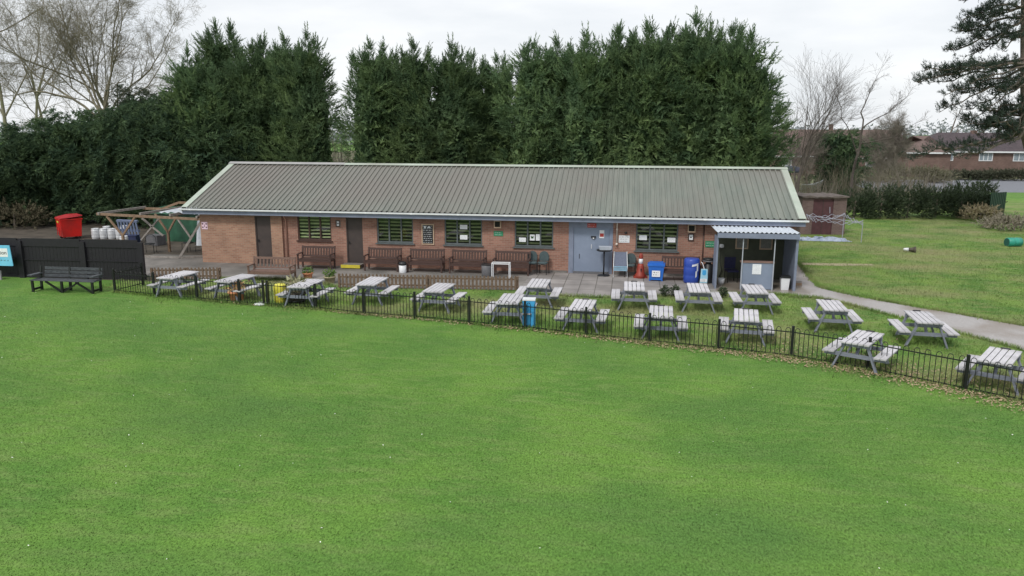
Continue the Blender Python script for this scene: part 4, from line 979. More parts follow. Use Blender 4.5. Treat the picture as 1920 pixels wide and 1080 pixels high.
pot('flower_pot', 'terracotta pot with a small plant by the brown bench', (6.2, -2.95, .012), .2, .22, M_terra, seed=2)
pot('flower_pot', 'stone coloured pot with a small plant before the yellow edged step', (7.45, -3.75, 0), .22, .28, M_stone, seed=3)
pot('flower_pot', 'wide orange terracotta pot behind the railing', (5.5, -7.38, 0), .27, .38, M_terra, True, 4, mat('dry_plant', S(196, 156, 110), S(214, 178, 132), 6))
t = pot('barrel_planter', 'old dark half barrel planter with dry plants behind the railing', (7.65, -7.35, 0), .36, .42, M_darkbarrel, True, 5, mat('grey_plant', S(132, 132, 104), S(166, 162, 128), 6), 'planter')
MB().lathe([(.335, .1), (.34, .13), (.335, .15)], 18).build('hoop', M_blackmetal, t, True)
t = thing('yellow_drum', 'upright yellow plastic drum behind the railing', 'barrel', (7.1, -7.35, 0)); t.scale = (.84, .84, 1)
mb = MB(); n = 20; pr2 = []
for r_, z in ((.2, 0), (.23, .04), (.25, .3), (.235, .62), (.2, .66), (.16, .66)): pr2.append((r_, z))
mb.lathe(pr2, 20); mb.build('body', M_yellow, t, True)
MB().lathe([(.16, .655), (.15, .56)], 16).build('shaded_opening', mat('yellow_shaded_inside', S(176, 168, 60)), t)  # solid plug in a darker yellow, painting the shade inside the drum
for a in np.linspace(0, 2*math.pi, 12, endpoint=False):
    pass
mb = MB()
for a in np.linspace(0, 2*math.pi, 14, endpoint=False): mb.beam((.232*math.cos(a), .232*math.sin(a), .05), (.245*math.cos(a), .245*math.sin(a), .6), .03, .02)
mb.build('ribs', M_yellow, t)
o = MB().lathe([(.2, 0), (.24, .03), (.2, .07), (.1, .08)], 12).build('stepping_stone', M_ral, None, True); o.location = (6.55, -7.72, 0); tag(o, 'small white disc lying by the railing post', 'stone')
t = thing('litter_bin', 'bright cyan square litter bin with a white lid standing at the railing', 'bin', (15.98, -9.22, 0), .05); t.scale = (.72, .8, .92)
MB().prism([(-.24, -.2), (.24, -.2), (.26, -.18), (.26, .18), (.24, .2), (-.24, .2), (-.26, .18), (-.26, -.18)], .0, .92, 'z').build('body', M_cyanbin, t)
MB().box(-.27, .27, -.22, .22, .92, .96).build('lid', M_white, t); MB().box(-.02, .02, -.215, -.2, .04, .9).build('front_rib', M_cyanbin, t); MB().box(-.24, -.16, -.21, -.2, .02, .9).box(.16, .24, -.21, -.2, .02, .9).build('front_rib', M_cyanbin, t)
for i, (x, y, lb) in enumerate(((20.25, -4.15, 'small dark shrub on the patio edge, left one of the close pair'), (20.62, -4.1, 'small dark shrub on the patio edge, right one of the close pair'), (22.3, -4.0, 'small dark shrub beside the table before the blue barrel'))):
    t = thing('shrub', lb, 'shrub', (x, y, 0)); leaf_cloud('foliage', 260, (0, 0, .24), .16, M_laurel, t, 20+i, .05, 1.2); MB().tube([(0, 0, 0), (0, 0, .2)], .015, 5).build('stem', M_barkdark, t)
t = thing('timber_block', 'small timber block on the path beside the shelter', 'block', (25.35, -1.2, .012), .1); MB().box(-.22, .22, -.08, .08, 0, .1).build('lower_plank', M_timber, t); MB().box(-.2, .22, -.07, .07, .103, .17).build('upper_plank', M_timberg, t)

# ------------------------------------------------------------------ field on the right
shed = thing('brick_shed', 'small flat roofed brick shed with a maroon door behind the right field', 'shed', (29.85, 15.6, 0), .1)
mb = MB(); wall_mesh(mb, -1.25, 1.25, 0, 2.15, -1.0, [(-.62, .52, .02, 2.05)]); mb.quad((-1.25, -1, 0), (-1.25, 1.4, 0), (-1.25, 1.4, 2.15), (-1.25, -1, 2.15)); mb.quad((1.25, -1, 0), (1.25, 1.4, 0), (1.25, 1.4, 2.15), (1.25, -1, 2.15)); mb.build('wall', M_shedbrick, shed)
d_ = MB().box(-.62, .52, -.95, -.9, .02, 2.05).build('door', M_maroon, shed); MB().box(-.06, -.04, -.97, -.95, .05, 2.0).build('seam', M_brown, d_)
mb = MB(); r = np.random.default_rng(4); nx = 14
for y in (-1.15, 1.5):
    for i in range(nx): mb.v.append((-1.32+2.64*i/(nx-1), y, 2.22+r.normal(0, .03)))
for y in (-1.15, 1.5):
    for i in range(nx): mb.v.append((-1.32+2.64*i/(nx-1), y, 2.14+r.normal(0, .02)))
for i in range(nx-1): mb.f += [(i, i+1, nx+i+1, nx+i), (2*nx+i, 3*nx+i, 3*nx+i+1, 2*nx+i+1), (i, 2*nx+i, 2*nx+i+1, i+1)]
mb.build('roof', mat('felt_roof', S(84, 76, 72), S(108, 98, 92), 4, .9), shed)
# collapsed gazebo frame
gz = thing('gazebo_frame', 'half collapsed white metal gazebo frame before the brick shed', 'gazebo', (0, 0, 0))
P1, P2, P3, P4 = W(1512, 404, 12.3), W(1583, 402, 13.4), W(1618, 417, 11.6), W(1540, 412, 11.2)
M_gz = mat('dull_frame_metal', S(142, 144, 158), S(168, 170, 182), 6, .5)
tb = lambda pts, nm, r=.02: MB().tube(pts, r, 5).build(nm, M_gz, gz)
tb([(P2[0], P2[1], 0), P2], 'leg'); tb([(P3[0], P3[1], 0), P3], 'leg'); tb([W(1556, 388, 13), W(1556, 400, 13)], 'leg')
r = np.random.default_rng(12)
cs = [P1, P2, P3, P4]
for i in range(4):
    a, b = cs[i], cs[(i+1) % 4]; pts1 = []; pts2 = []
    for k in range(7):
        s = k/6; p = a+(b-a)*s; z = (.09+.05*math.sin(k*2.1+i))*(1 if k % 2 else -1); sag = -.12*math.sin(math.pi*s)+r.normal(0, .02); pts1.append((p[0], p[1], p[2]+z+sag)); pts2.append((p[0], p[1], p[2]-z*.8+sag))
    tb(pts1, 'scissor_bar', .016); tb(pts2, 'scissor_bar', .016)
ctr = sum(cs)/4+np.array([0, 0, -.05])
for c_ in cs: tb([c_, ctr], 'roof_bar', .016)
t = thing('tarpaulin', 'crumpled pale blue tarpaulin lying on the grass by the gazebo frame', 'tarpaulin', (29.4, 12.3, 0))
mb = MB(); nx, ny = 20, 8; r = np.random.default_rng(2)
for j in range(ny):
    for i in range(nx):
        e = min(i, nx-1-i, j*2, (ny-1-j)*2); mb.v.append((-1.4+2.8*i/(nx-1)+r.normal(0, .05), -.6+1.2*j/(ny-1)+r.normal(0, .05), .02+min(e, 3)*.03*abs(r.normal(1, .7))))
for j in range(ny-1):
    for i in range(nx-1): mb.f.append((j*nx+i, j*nx+i+1, (j+1)*nx+i+1, (j+1)*nx+i))
mb.build('sheet', M_tarpb, t)
t = thing('green_drum', 'teal green drum lying on its side in the right field', 'drum', (38.75, 11.5, .23), .25); t.scale = (.78, .78, .78)
mb = MB(); mb.lathe([(.26, -.48), (.3, -.46), (.3, -.16), (.31, -.14), (.3, -.12), (.3, .14), (.31, .16), (.3, .18), (.3, .48), (.27, .48), (.26, -.3)], 20)
mb.v = [(v[2], v[1], v[0]) for v in mb.v]; mb.build('body', M_drum, t, True)
o_ = MB().lathe([(.265, 0), (.265, .01)], 18); o_.v = [(v[2]-.482, v[1], v[0]) for v in o_.v]; o_.build('shaded_end_disc', mat('drum_shaded_inside', S(26, 84, 74)), t)  # closed disc, its darker teal paints the shaded hollow of the drum
t = thing('fallen_cone', 'brown and white cone lying on its side in the right field', 'cone', (32.65, 8.45, .14), -.1); t.scale = (.72, .72, .72)
for nm, prof_, m in (('base', [(.17, .26), (.24, .36), (.22, .4)], M_darkbarrel), ('body', [(.1, -.05), (.17, .26)], M_darkbarrel), ('band', [(.08, -.35), (.12, -.05)], M_white)):
    q = MB().lathe(prof_, 12); q.v = [(v[2], v[1], v[0]) for v in q.v]; q.build(nm, m, t, True)
gt = thing('metal_gate', 'dark green metal gate panel at the end of the low dark hedge', 'gate', (44.05, 25.9, 0), .6)
for i in range(9): MB().box(-.85+i*.19, -.85+i*.19+.14, -.02, .02, .08, 1.78).build('pale', mat('green_metal', S(32, 62, 48), S(40, 72, 56), 4, .5) if i == 0 else MATS['green_metal'], gt)
for z in (.3, 1.5): MB().box(-.9, .88, .02, .06, z, z+.06).build('rail', MATS['green_metal'], gt)

# ------------------------------------------------------------------ foliage builders
def unit(a): return a/(np.linalg.norm(a, axis=1)[:, None]+1e-9)
def plumes(P, D, L, K, g, flen=.34, fwid=.28, spread=.9, droop=0.0):
    """feathery shoots: K narrow blades along each axis"""
    n = len(P); D = unit(D)
    s = np.tile(np.linspace(.05, 1, K), (n, 1))+g.uniform(-.04, .04, (n, K))
    base = P[:, None, :]+D[:, None, :]*(L[:, None]*s)[:, :, None]; base[:, :, 2] -= droop*(s**2)*L[:, None]
    rnd = g.normal(size=(n, K, 3)); rnd -= (rnd*D[:, None, :]).sum(2, keepdims=True)*D[:, None, :]
    rnd /= (np.linalg.norm(rnd, axis=2, keepdims=True)+1e-9)
    fd = D[:, None, :]*g.uniform(.5, 1.1, (n, K, 1))+rnd*spread*(1.05-s*.7)[:, :, None]
    fd /= np.linalg.norm(fd, axis=2, keepdims=True)
    l = L[:, None]*flen*(1.1-.55*s)*g.uniform(.7, 1.3, (n, K))
    sd = np.cross(fd, g.normal(size=(n, K, 3))); sd /= (np.linalg.norm(sd, axis=2, keepdims=True)+1e-9)
    w = (l*fwid)[:, :, None]
    V = np.stack([base-sd*w*.5, base+sd*w*.5, base+fd*l[:, :, None]], 2).reshape(-1, 3)
    return V
def conifer_mesh(name, seed, H=12.0, R=1.9, n=1500, K=22, leaders=4, base_z=0.0, shape='col'):
    g = np.random.default_rng(seed); Ps = []; Ds = []; Ls = []
    lob = g.uniform(0, 2*math.pi, 6); la = g.uniform(.06, .17, 6)
    def prof(t):
        if shape == 'hedge': return R*np.clip(1.0-np.clip((t-.72)/.28, 0, 1)**2.2*.75, 0, 1)
        return R*np.clip(np.where(t < .1, .82+1.8*t, 1.0-.12*(t-.1))*np.clip((1.03-t)/.40, 0, 1)**.56, .0, 1)
    top = .93 if shape == 'col' else 1.0
    per = 9; nb = n//per                                   # boughs: fans of shoots from one limb end
    tb_ = g.beta(1.05, 1.0, nb)*top; ab = g.uniform(0, 2*math.pi, nb); reach = g.uniform(.72, 1.04, nb)
    t = np.repeat(tb_, per); a = np.repeat(ab, per)
    lump = 1+sum(la[k]*np.sin((k % 3+1)*a+lob[k]+t*(5+3*k)) for k in range(6))
    r = prof(t)*lump*np.repeat(reach, per)
    P = np.stack([r*np.cos(a), r*np.sin(a), base_z+t*(H-base_z)], 1)+g.normal(0, 1, (nb*per, 3))*np.array([.16, .16, .20])
    n = nb*per
    up = (np.where(t > .7, .8+3.0*(t-.7), .8) if shape == 'col' else np.full(n, .05))+np.repeat(g.normal(0, .25, nb), per)
    D = np.stack([np.cos(a), np.sin(a), up], 1)+np.repeat(g.normal(0, .3, (nb, 3)), per, 0)+g.normal(0, .33, (n, 3))
    L = np.repeat(g.uniform(.55, 1.1, nb), per)*g.uniform(.5, 1.0, n)*(.95 if shape == 'col' else 1.05)
    Ps.append(P); Ds.append(D); Ls.append(L)
    if shape == 'col':
        for k in range(leaders):       # several spiky leaders
            aa = g.uniform(0, 2*math.pi); rr = R*g.uniform(.15, .62) if k else 0; h1 = H*(1-.06*g.uniform(0, 2.0)*(k > 0)); m = 120
            z = H*.72+(h1-H*.72)*g.random(m)**.8
            q = (h1-z)/(h1-H*.72); ang = g.uniform(0, 2*math.pi, m); rad = .03+.5*q*g.uniform(.35, 1, m)
            P = np.stack([rr*np.cos(aa)+rad*np.cos(ang), rr*np.sin(aa)+rad*np.sin(ang), z], 1)
            D = np.stack([np.cos(ang)*.6, np.sin(ang)*.6, np.full(m, 1.0)], 1)+g.normal(0, .2, (m, 3))
            Ps.append(P); Ds.append(D); Ls.append(g.uniform(.3, .6, m))
            P = np.array([[rr*np.cos(aa), rr*np.sin(aa), h1-.35]]); Ps.append(np.repeat(P, 4, 0)+g.normal(0, .04, (4, 3))); Ds.append(np.array([[.15, 0, 1.0]]*4)+g.normal(0, .1, (4, 3))); Ls.append(g.uniform(.6, 1.1, 4))
    P = np.concatenate(Ps); D = np.concatenate(Ds); L = np.concatenate(Ls)
    V = plumes(P, D, L, K, g, flen=.25 if shape == 'col' else .3, fwid=.3, spread=.85, droop=.0 if shape == 'col' else .45)
    # inner foliage mass
    m = n*5; t = g.uniform(.02, .9, m); a = g.uniform(0, 2*math.pi, m); r = prof(t)*g.uniform(.35, .64, m)
    c = np.stack([r*np.cos(a), r*np.sin(a), base_z+t*(H-base_z)], 1)
    x = g.normal(size=(m, 3)); x = unit(x)*.30; y = unit(g.normal(size=(m, 3)))*.30
    V2 = np.stack([c, c+x, c+y], 1).reshape(-1, 3)
    V = np.concatenate([V, V2]); return tri_mesh(name, V, np.arange(len(V)).reshape(-1, 3))
def trunk_mesh(H, r): return MB().tube([(0, 0, -.1), (.03, 0, H*.3), (0, .04, H*.6), (0, 0, H*.92)], [r, r*.8, r*.5, r*.12], 8).mesh('trunk', True)
con_meshes = [conifer_mesh('crown', 100+i, leaders=(3, 5, 4, 6, 5)[i], R=(1.8, 1.92, 1.84, 1.96, 1.88)[i], n=2100, K=26) for i in range(5)]
con_trunk = trunk_mesh(12, .22)
CON = [(350, 88, 12.4, 1.0), (405, 38, 14.0, .95), (455, 92, 13.4, .9), (492, 66, 14.4, 1.0), (534, 62, 13.6, .95), (574, 56, 13.2, .95), (380, 120, 12.2, .9),
       (694, 72, 13.0, .95), (740, 92, 14.2, .9), (776, 72, 13.2, .95), (845, 76, 13.0, 1.0), (878, 96, 14.4, .8), (932, 98, 15.0, .85), (1000, 72, 13.3, .95), (1045, 66, 14.4, .9), (1098, 56, 13.2, 1.0),
       (1160, 46, 14.0, .95), (1215, 38, 13.2, 1.0), (1262, 42, 14.6, .9), (1308, 22, 13.6, 1.05), (1352, 52, 14.4, .9), (1388, 44, 13.2, 1.05), (1420, 96, 12.8, .85)]
CLAB = ['tall dark conifer above the left roof end, outermost of its clump', 'spiky tall conifer, tallest of the clump above the left roof end', 'recessed dark conifer in the middle of the left clump', 'narrow tipped conifer above the left part of the roof', 'tall conifer second left of the pale gap in the tree row', 'broad conifer immediately left of the pale gap in the tree row', 'low fronted conifer leaning out over the left roof corner',
        'broad conifer immediately right of the pale gap in the tree row', 'recessed conifer second right of the pale gap', 'conifer above the window left of the chalkboard', 'round topped conifer above the chalkboard window side', 'recessed narrow conifer left of the dip in the tree row', 'low set back conifer in the dip of the tree row', 'conifer immediately right of the dip in the tree row', 'recessed conifer second right of the dip', 'tall conifer above the grey door',
        'recessed tall conifer right of the grey door', 'tall conifer above the orange cone', 'recessed tall conifer above the rightmost window', 'tallest sharp tipped conifer near the right end of the row', 'recessed conifer just right of the tallest tip', 'broad tall conifer second from the right end of the row', 'outermost conifer at the right end of the row']
for i, (px, py, Y, sc) in enumerate(CON):
    p = W(px, py+6, Y); h = p[2]
    t = thing('conifer_tree', CLAB[i], 'tree', (p[0], Y, 0), i*2.4, 'tall conifers behind the clubhouse')
    t.scale = (sc, sc, h/12.15)
    c = link_mesh('crown', con_meshes[i % 5], M_leafc, t); link_mesh('trunk', con_trunk, M_barkdark, t)
# dark clipped hedge trees on the left
hed = [conifer_mesh('crown', 200+i, H=7.0, R=2.3, n=1350, K=20, shape='hedge', base_z=.2) for i in range(3)]
hed_tr = trunk_mesh(6, .2)
HG = [(-21.8, 10.2, 4.5), (-20.2, 11.4, 5.3), (-18.2, 12.2, 6.2), (-15.8, 12.8, 6.9), (-13.2, 12.9, 7.1), (-10.9, 12.6, 7.3), (-8.7, 12.2, 7.6), (-6.4, 11.8, 6.6), (-12.0, 14.6, 7.6), (-9.2, 14.4, 8.2)]
HL = ['end tree of the dark hedge at the left photo edge', 'dark hedge tree second from the left photo edge', 'dark hedge tree above the cyan board', 'dark hedge tree above the middle of the black fence', 'dark hedge tree just right of the red bin', 'dark hedge tree above the silver kegs', 'dark hedge tree above the pergola beam', 'dark hedge tree tucked behind the left roof corner', 'taller rear hedge tree behind the kegs', 'tallest rear hedge tree beside the spiky conifers']
for i, (x, y, h) in enumerate(HG):
    t = thing('hedge_tree', HL[i], 'tree', (x, y, 0), i*1.7, 'dark dense hedge trees left of the clubhouse'); t.scale = (1, 1, h/7.1)
    link_mesh('crown', hed[i % 3], M_leafh, t); link_mesh('trunk', hed_tr, M_barkdark, t)
# ------------------------------------------------------------------ bare trees
def seg_mesh(name, segs, n=4):
    A = np.array([s[0] for s in segs]); B = np.array([s[1] for s in segs]); ra = np.array([s[2] for s in segs]); rb = np.array([s[3] for s in segs])
    D = unit(B-A); ref = np.where(np.abs(D[:, 2:3]) > .9, np.array([[0, 1., 0]]), np.array([[0, 0, 1.]])); X = unit(np.cross(D, ref)); Y = np.cross(D, X)
    ang = 2*math.pi*np.arange(n)/n; V = []
    ring = lambda C, r: C[:, None, :]+(X[:, None, :]*np.cos(ang)[None, :, None]+Y[:, None, :]*np.sin(ang)[None, :, None])*r[:, None, None]
    V = np.concatenate([ring(A, ra), ring(B, rb)], 1).reshape(-1, 3); m = len(segs); F = []
    b = np.arange(m)[:, None]*2*n
    for k in range(n): F.append(np.concatenate([b+k, b+(k+1) % n, b+n+(k+1) % n, b+n+k], 1))
    return tri_mesh(name, V, np.concatenate(F))
def grow(g, p, d, L, r, lev, maxlev, out, up=.05, wob=.12, kids=(2, 3), ang=(25, 60), ratio=(.5, .8), start=1):
    n = 5 if lev == 0 else (4 if lev < maxlev else 3); step = L/n; d = d/np.linalg.norm(d)
    for i in range(n):
        d = d+g.normal(0, wob, 3)+np.array([0, 0, up]); d /= np.linalg.norm(d)
        q = p+d*step; r1 = max(r*(1-.11*(1 if lev == 0 else 1.5)), .004)
        out.append((p.copy(), q.copy(), r, r1, lev)); p, r = q, r1
        if lev < maxlev and i >= (start if lev == 0 else 0):
            for _ in range(g.integers(1, kids[1]+1) if i < n-1 else g.integers(kids[0], kids[1]+1)):
                a = math.radians(g.uniform(*ang)); ax = np.cross(d, g.normal(size=3)); ax /= np.linalg.norm(ax)
                nd = d*math.cos(a)+ax*math.sin(a)
                grow(g, p, nd, L*g.uniform(*ratio)*(1-.35*i/n if lev else 1), r*g.uniform(.45, .68), lev+1, maxlev, out, up, wob*1.1, kids, ang, ratio, start)
def bare_tree(name, label, loc, seed, H, r, maxlev=4, group=None, m1=None, m2=None, lean=(0, 0, 1), cat='tree', **kw):
    g = np.random.default_rng(seed); out = []
    grow(g, np.zeros(3), np.array(lean, float), H, r, 0, maxlev, out, **kw)
    t = thing(name, label, cat, loc, 0, group)
    a = [s for s in out if s[4] <= 0]; b = [s for s in out if s[4] >= 1]
    link_mesh('trunk', seg_mesh('trunk', a, 8), m1 or M_bark, t); link_mesh('crown', seg_mesh('crown', b, 4), m2 or M_twig, t)
    return t, len(out)
def at(px, Y): return W(px, 300, Y)[0]
NT = []
NT.append(bare_tree('bare_tree', 'tall straight bare tree at the left edge of the photo', (at(8, 26), 26, 0), 11, 17, .17, 4, 'leafless trees on the left', kids=(1, 2), ratio=(.25, .42), ang=(30, 65), start=1)[1])
NT.append(bare_tree('bare_tree', 'bare tree with two upright stems second from the left edge', (at(50, 27), 27, 0), 12, 11, .15, 4, 'leafless trees on the left', kids=(1, 3), ratio=(.42, .62), start=2)[1])
NT.append(bare_tree('bare_tree', 'round crowned bare tree rising beside the spiky conifers', (at(248, 24), 24, 0), 14, 9.0, .2, 4, 'leafless trees on the left', kids=(1, 3), ratio=(.55, .75), start=2, up=.05)[1])
NT.append(bare_tree('bare_tree', 'bare tree with branches between the two leftmost trunks', (at(120, 30), 30, 0), 15, 11, .15, 4, 'leafless trees on the left', kids=(1, 3), ratio=(.48, .66), start=2)[1])
NT.append(bare_tree('bare_tree', 'vase shaped bare tree just right of the conifer row', (at(1494, 24), 24, 0), 21, 4.4, .15, 4, None, M_stem, M_stem, kids=(1, 2), ratio=(.6, .95), ang=(14, 40), up=.07, wob=.11, start=1)[1])
NT.append(bare_tree('bare_tree', 'dense twiggy rounded bare tree left of the dark roofed house', (at(1690, 48), 48, 0), 23, 3.9, .2, 5, None, M_barkdark, M_twig2, kids=(1, 3), ratio=(.58, .74), ang=(20, 55), start=1)[1])
NT.append(bare_tree('bare_tree', 'thin far bare tree above the dark house roof', (at(1762, 95), 95, 0), 24, 8, .16, 3, None, M_barkdark, M_twig2, kids=(1, 2), ratio=(.3, .45), start=1)[1])
NT.append(bare_tree('bare_tree', 'low bare tree before the red tiled roof', (at(1520, 40), 40, 0), 25, 3.0, .14, 4, None, M_barkdark, M_twig2, kids=(2, 3), ratio=(.55, .75), ang=(20, 55), start=1)[1])
def limb_tree(name, label, loc, seed, trunk, limbs, r0, sub, group=None, m1=None, m2=None, maxlev=3, side=.25, **kw):
    """trunk and limbs given as polylines in local metres; finer branches grown from them"""
    g = np.random.default_rng(seed); T = []; B = []
    def poly(pts, ra, rb, out, kids):
        pts = [np.array(p, float) for p in pts]; fine = []
        for a, b in zip(pts[:-1], pts[1:]):
            n = max(2, int(np.linalg.norm(b-a)/.7)); fine += [a+(b-a)*k/n+(g.normal(0, .06, 3) if k else 0) for k in range(n)]
        fine.append(pts[-1]); m = len(fine)-1
        for k in range(m):
            r1, r2 = ra+(rb-ra)*k/m, ra+(rb-ra)*(k+1)/m; out.append((fine[k], fine[k+1], r1, r2, 0))
            if kids and k > m*.25:
                d = fine[k+1]-fine[k]; d /= np.linalg.norm(d)
                for _ in range(g.integers(1, 3)):
                    ax = np.cross(d, g.normal(size=3)); ax /= np.linalg.norm(ax); an = math.radians(g.uniform(25, 65))
                    grow(g, fine[k+1], d*math.cos(an)+ax*math.sin(an)+np.array([0, 0, .15]), sub*g.uniform(.5, 1.1)*(1.1-.5*k/m), r2*g.uniform(.4, .65), 1, maxlev, B, **kw)
        if kids: grow(g, fine[-1], fine[-1]-fine[-2], sub*.9, rb, 1, maxlev, B, **kw)
    poly(trunk, r0, r0*.7, T, False)
    for (pts, ra, rb) in limbs: poly(pts, ra, rb, B, True)
    t = thing(name, label, 'tree', loc, 0, group)
    link_mesh('trunk', seg_mesh('trunk', T, 8), m1 or M_bark, t); link_mesh('crown', seg_mesh('crown', B, 5), m2 or M_twig, t); NT.append(len(B))
bx = at(200, 20)
limb_tree('bare_tree', 'wide spreading bare tree with long limbs fanning out above the dark hedge', (bx, 20, 0), 13, [(0, 0, 0), (.1, 0, 4), (0, 0, 6.6)],
    [([(0, 0, 6.2), (-1.8, -.6, 8.0), (-4.2, -1.0, 9.6), (-6.6, -1.2, 12.6)], .10, .025), ([(0, 0, 6.4), (-1.2, .6, 8.4), (-3.2, 1.2, 11.4), (-4.6, 1.4, 14.5)], .10, .025), ([(0, 0, 6.6), (-.6, 0, 9), (-1.6, -.4, 12), (-2.4, -.4, 15.5)], .10, .025),
     ([(0, 0, 6.6), (.5, .3, 9), (.7, 1, 12), (1.6, 1, 15.5)], .10, .025), ([(0, 0, 6.6), (1.0, -.3, 9), (2.2, -.8, 11), (3.0, -1, 14)], .095, .025), ([(0, 0, 6.4), (1.4, .6, 8.4), (3.4, 1, 10), (5.0, 1.2, 12.6)], .09, .022), ([(.1, 0, 6.2), (2.0, -.5, 7.6), (4.4, -.9, 8.8), (6.0, -1, 10.8)], .085, .022),
     ([(-1.8, -.6, 8.0), (-3.2, -1.4, 8.4), (-5.0, -2, 8.2), (-6.4, -2.2, 9.2)], .085, .025)],
    .34, 2.5, 'leafless trees on the left', kids=(1, 2), ang=(25, 60), ratio=(.55, .75), up=.05, maxlev=4)
fx = W(1597, 345, 28)[0]
limb_tree('bare_tree', 'dark forked bare tree rising above the low hedge', (fx, 28, 0), 22, [(0, 0, 0), (0, 0, 2.0), (.12, 0, 3.8), (.38, .1, 5.0), (.42, .1, 6.1)],
    [([(.42, .1, 6.0), (.2, .1, 7.2), (.6, 0, 8.4), (.9, 0, 9.3)], .06, .016), ([(.42, .1, 6.1), (1.2, .2, 6.7), (2.2, .3, 7.2), (2.9, .3, 7.9)], .055, .016), ([(.2, 0, 4.2), (-.4, -.2, 5.6), (-1.2, -.3, 6.8), (-1.6, -.3, 8.2)], .05, .014), ([(.38, .1, 5.0), (1.4, -.3, 5.2), (2.4, -.4, 5.4), (3.2, -.5, 6.0)], .05, .014)],
    .11, 1.5, None, M_stem, M_stem, kids=(1, 2), ang=(25, 55), ratio=(.5, .75), up=.05)
print('segments', NT)
# twig thickets behind the low hedge
g = np.random.default_rng(77)
THK = [(1548, 25, 2.6, 1.8), (1580, 31, 3.4, 1.8), (1625, 30, 3.0, 2.0), (1655, 33, 3.2, 2.0), (1690, 36, 3.6, 2.2), (1725, 34, 3.0, 2.0), (1752, 36, 2.8, 2.2), (1520, 29, 3.0, 1.8), (634, 19, 5.5, 1.6), (628, 22, 6.5, 2.0)]
TL = ['straight twiggy thicket beside the brick shed', 'straight twiggy thicket left of the dark forked tree', 'straight twiggy thicket right of the dark forked tree', 'twiggy thicket before the pale brick wall', 'tallest twiggy thicket below the pine branch tip', 'twiggy thicket left of the house window', 'rightmost twiggy thicket before the grey road', 'twiggy thicket behind the shed roof', 'bare twigs filling the foot of the gap in the conifer row', 'taller bare twigs farther back in the gap in the conifer row']
for i, (px, Y, h, w) in enumerate(THK):
    segs = []
    for _ in range(70):
        p = np.array([g.normal(0, w*.4), g.normal(0, w*.4), 0]); d = np.array([g.normal(0, .16), g.normal(0, .16), 1]); grow(g, p, d, h*g.uniform(.5, 1), g.uniform(.012, .022), 1, 2, segs, up=.06, wob=.08, kids=(1, 1), ang=(15, 40), ratio=(.25, .5))
    t = thing('thicket', TL[i], 'shrub', (at(px, Y), Y, 0), 0, 'bare thickets behind the low hedge'); link_mesh('stems', seg_mesh('stems', segs, 3), M_twig if i % 2 else M_twig2, t)
# ------------------------------------------------------------------ leafy shrubs: low hedge, evergreen, ivy
def bush(name, label, loc, dims, n, m, seed, K=14, size=.35, cat='shrub', group=None, rz=0, stem=True, droop=.1, upb=.3):
    g = np.random.default_rng(seed); d = unit(g.normal(size=(n, 3))); d[:, 2] = np.abs(d[:, 2])*1.0-.15*(g.random(n) < .3)
    lump = 1+.14*np.sin(d[:, 0]*7+seed)*np.cos(d[:, 1]*6)+.1*np.sin(d[:, 2]*9+seed)
    pw = np.sign(d)*np.abs(d)**.62; P = pw*np.array(dims)*(lump*g.uniform(.6, 1.0, n))[:, None]
    P[:, 2] = np.abs(P[:, 2])+.05
    D = d+np.array([0, 0, upb])+g.normal(0, .3, (n, 3)); L = g.uniform(.6, 1.2, n)*size
    V = plumes(P, D, L, K, g, flen=.4, fwid=.42, spread=1.0, droop=droop)
    t = thing(name, label, cat, loc, rz, group); link_mesh('foliage', tri_mesh('foliage', V, np.arange(len(V)).reshape(-1, 3)), m, t)
    if stem: MB().tube([(0, 0, 0), (.05, 0, dims[2]*.7)], [.08, .03], 6).build('stem', M_barkdark, t)
    return t
for i, (px, Y, w, h) in enumerate(((1610, 24.2, 1.5, 1.75), (1660, 24.6, 1.6, 1.95), (1712, 25, 1.7, 2.0), (1765, 25.6, 1.7, 2.0), (1812, 26.4, 1.6, 1.9), (1848, 27.2, 1.2, 1.6))):
    bush('hedge_shrub', ['dark hedge shrub nearest the brick shed', 'dark hedge shrub second from the brick shed', 'dark hedge shrub third from the brick shed', 'dark hedge shrub third from the green gate', 'dark hedge shrub second from the green gate', 'dark hedge shrub nearest the green gate'][i], (at(px, Y), Y, 0), (w, 1.1, h), 900, M_laurel, 300+i, group='dark low hedge shrubs along the right field')
t = thing('evergreen_tree', 'large rounded dark evergreen behind the forked bare tree', 'tree', (at(1568, 42), 42, 0)); link_mesh('crown', conifer_mesh('crown', 410, H=6.0, R=2.5, n=1300, K=16, shape='hedge', base_z=.2), M_leafh, t); link_mesh('trunk', hed_tr, M_barkdark, t)
t = thing('ivy_clump', 'dark ivy covered clump among the bare trees beside the spiky conifers', 'plant', (at(262, 18), 18, 0)); link_mesh('foliage', conifer_mesh('foliage', 400, H=8.6, R=1.55, n=900, K=16, shape='hedge', base_z=.2), M_ivy, t); link_mesh('stem', hed_tr, M_barkdark, t)
bush('evergreen_shrub', 'small spreading evergreen before the grey road', (at(1830, 31), 31, 0), (1.5, 1.2, 2.2), 420, M_laurel, 323, size=.5)
bush('bramble', 'straw coloured dry bramble heap beside the green gate', (at(1850, 24.6), 24.6, 0), (1.2, .8, .7), 260, mat('dry_stems', S(150, 138, 110), S(178, 164, 132), 3, .9), 324, K=8, size=.5)
bush('bramble', 'dry grey bramble heap at the right photo edge', (at(1918, 19), 19, 0), (1.6, 1.2, .6), 360, mat('dry_stems_grey', S(124, 118, 104), S(150, 142, 126), 3, .9), 326, K=8, size=.5)
bush('bramble', 'dry brown scrub at the left end of the dark hedge', (at(12, 9.4), 9.4, 0), (1.9, .8, 1.3), 420, mat('dry_scrub', S(78, 74, 56), S(98, 92, 70), 3, .9), 325, K=8, size=.5)
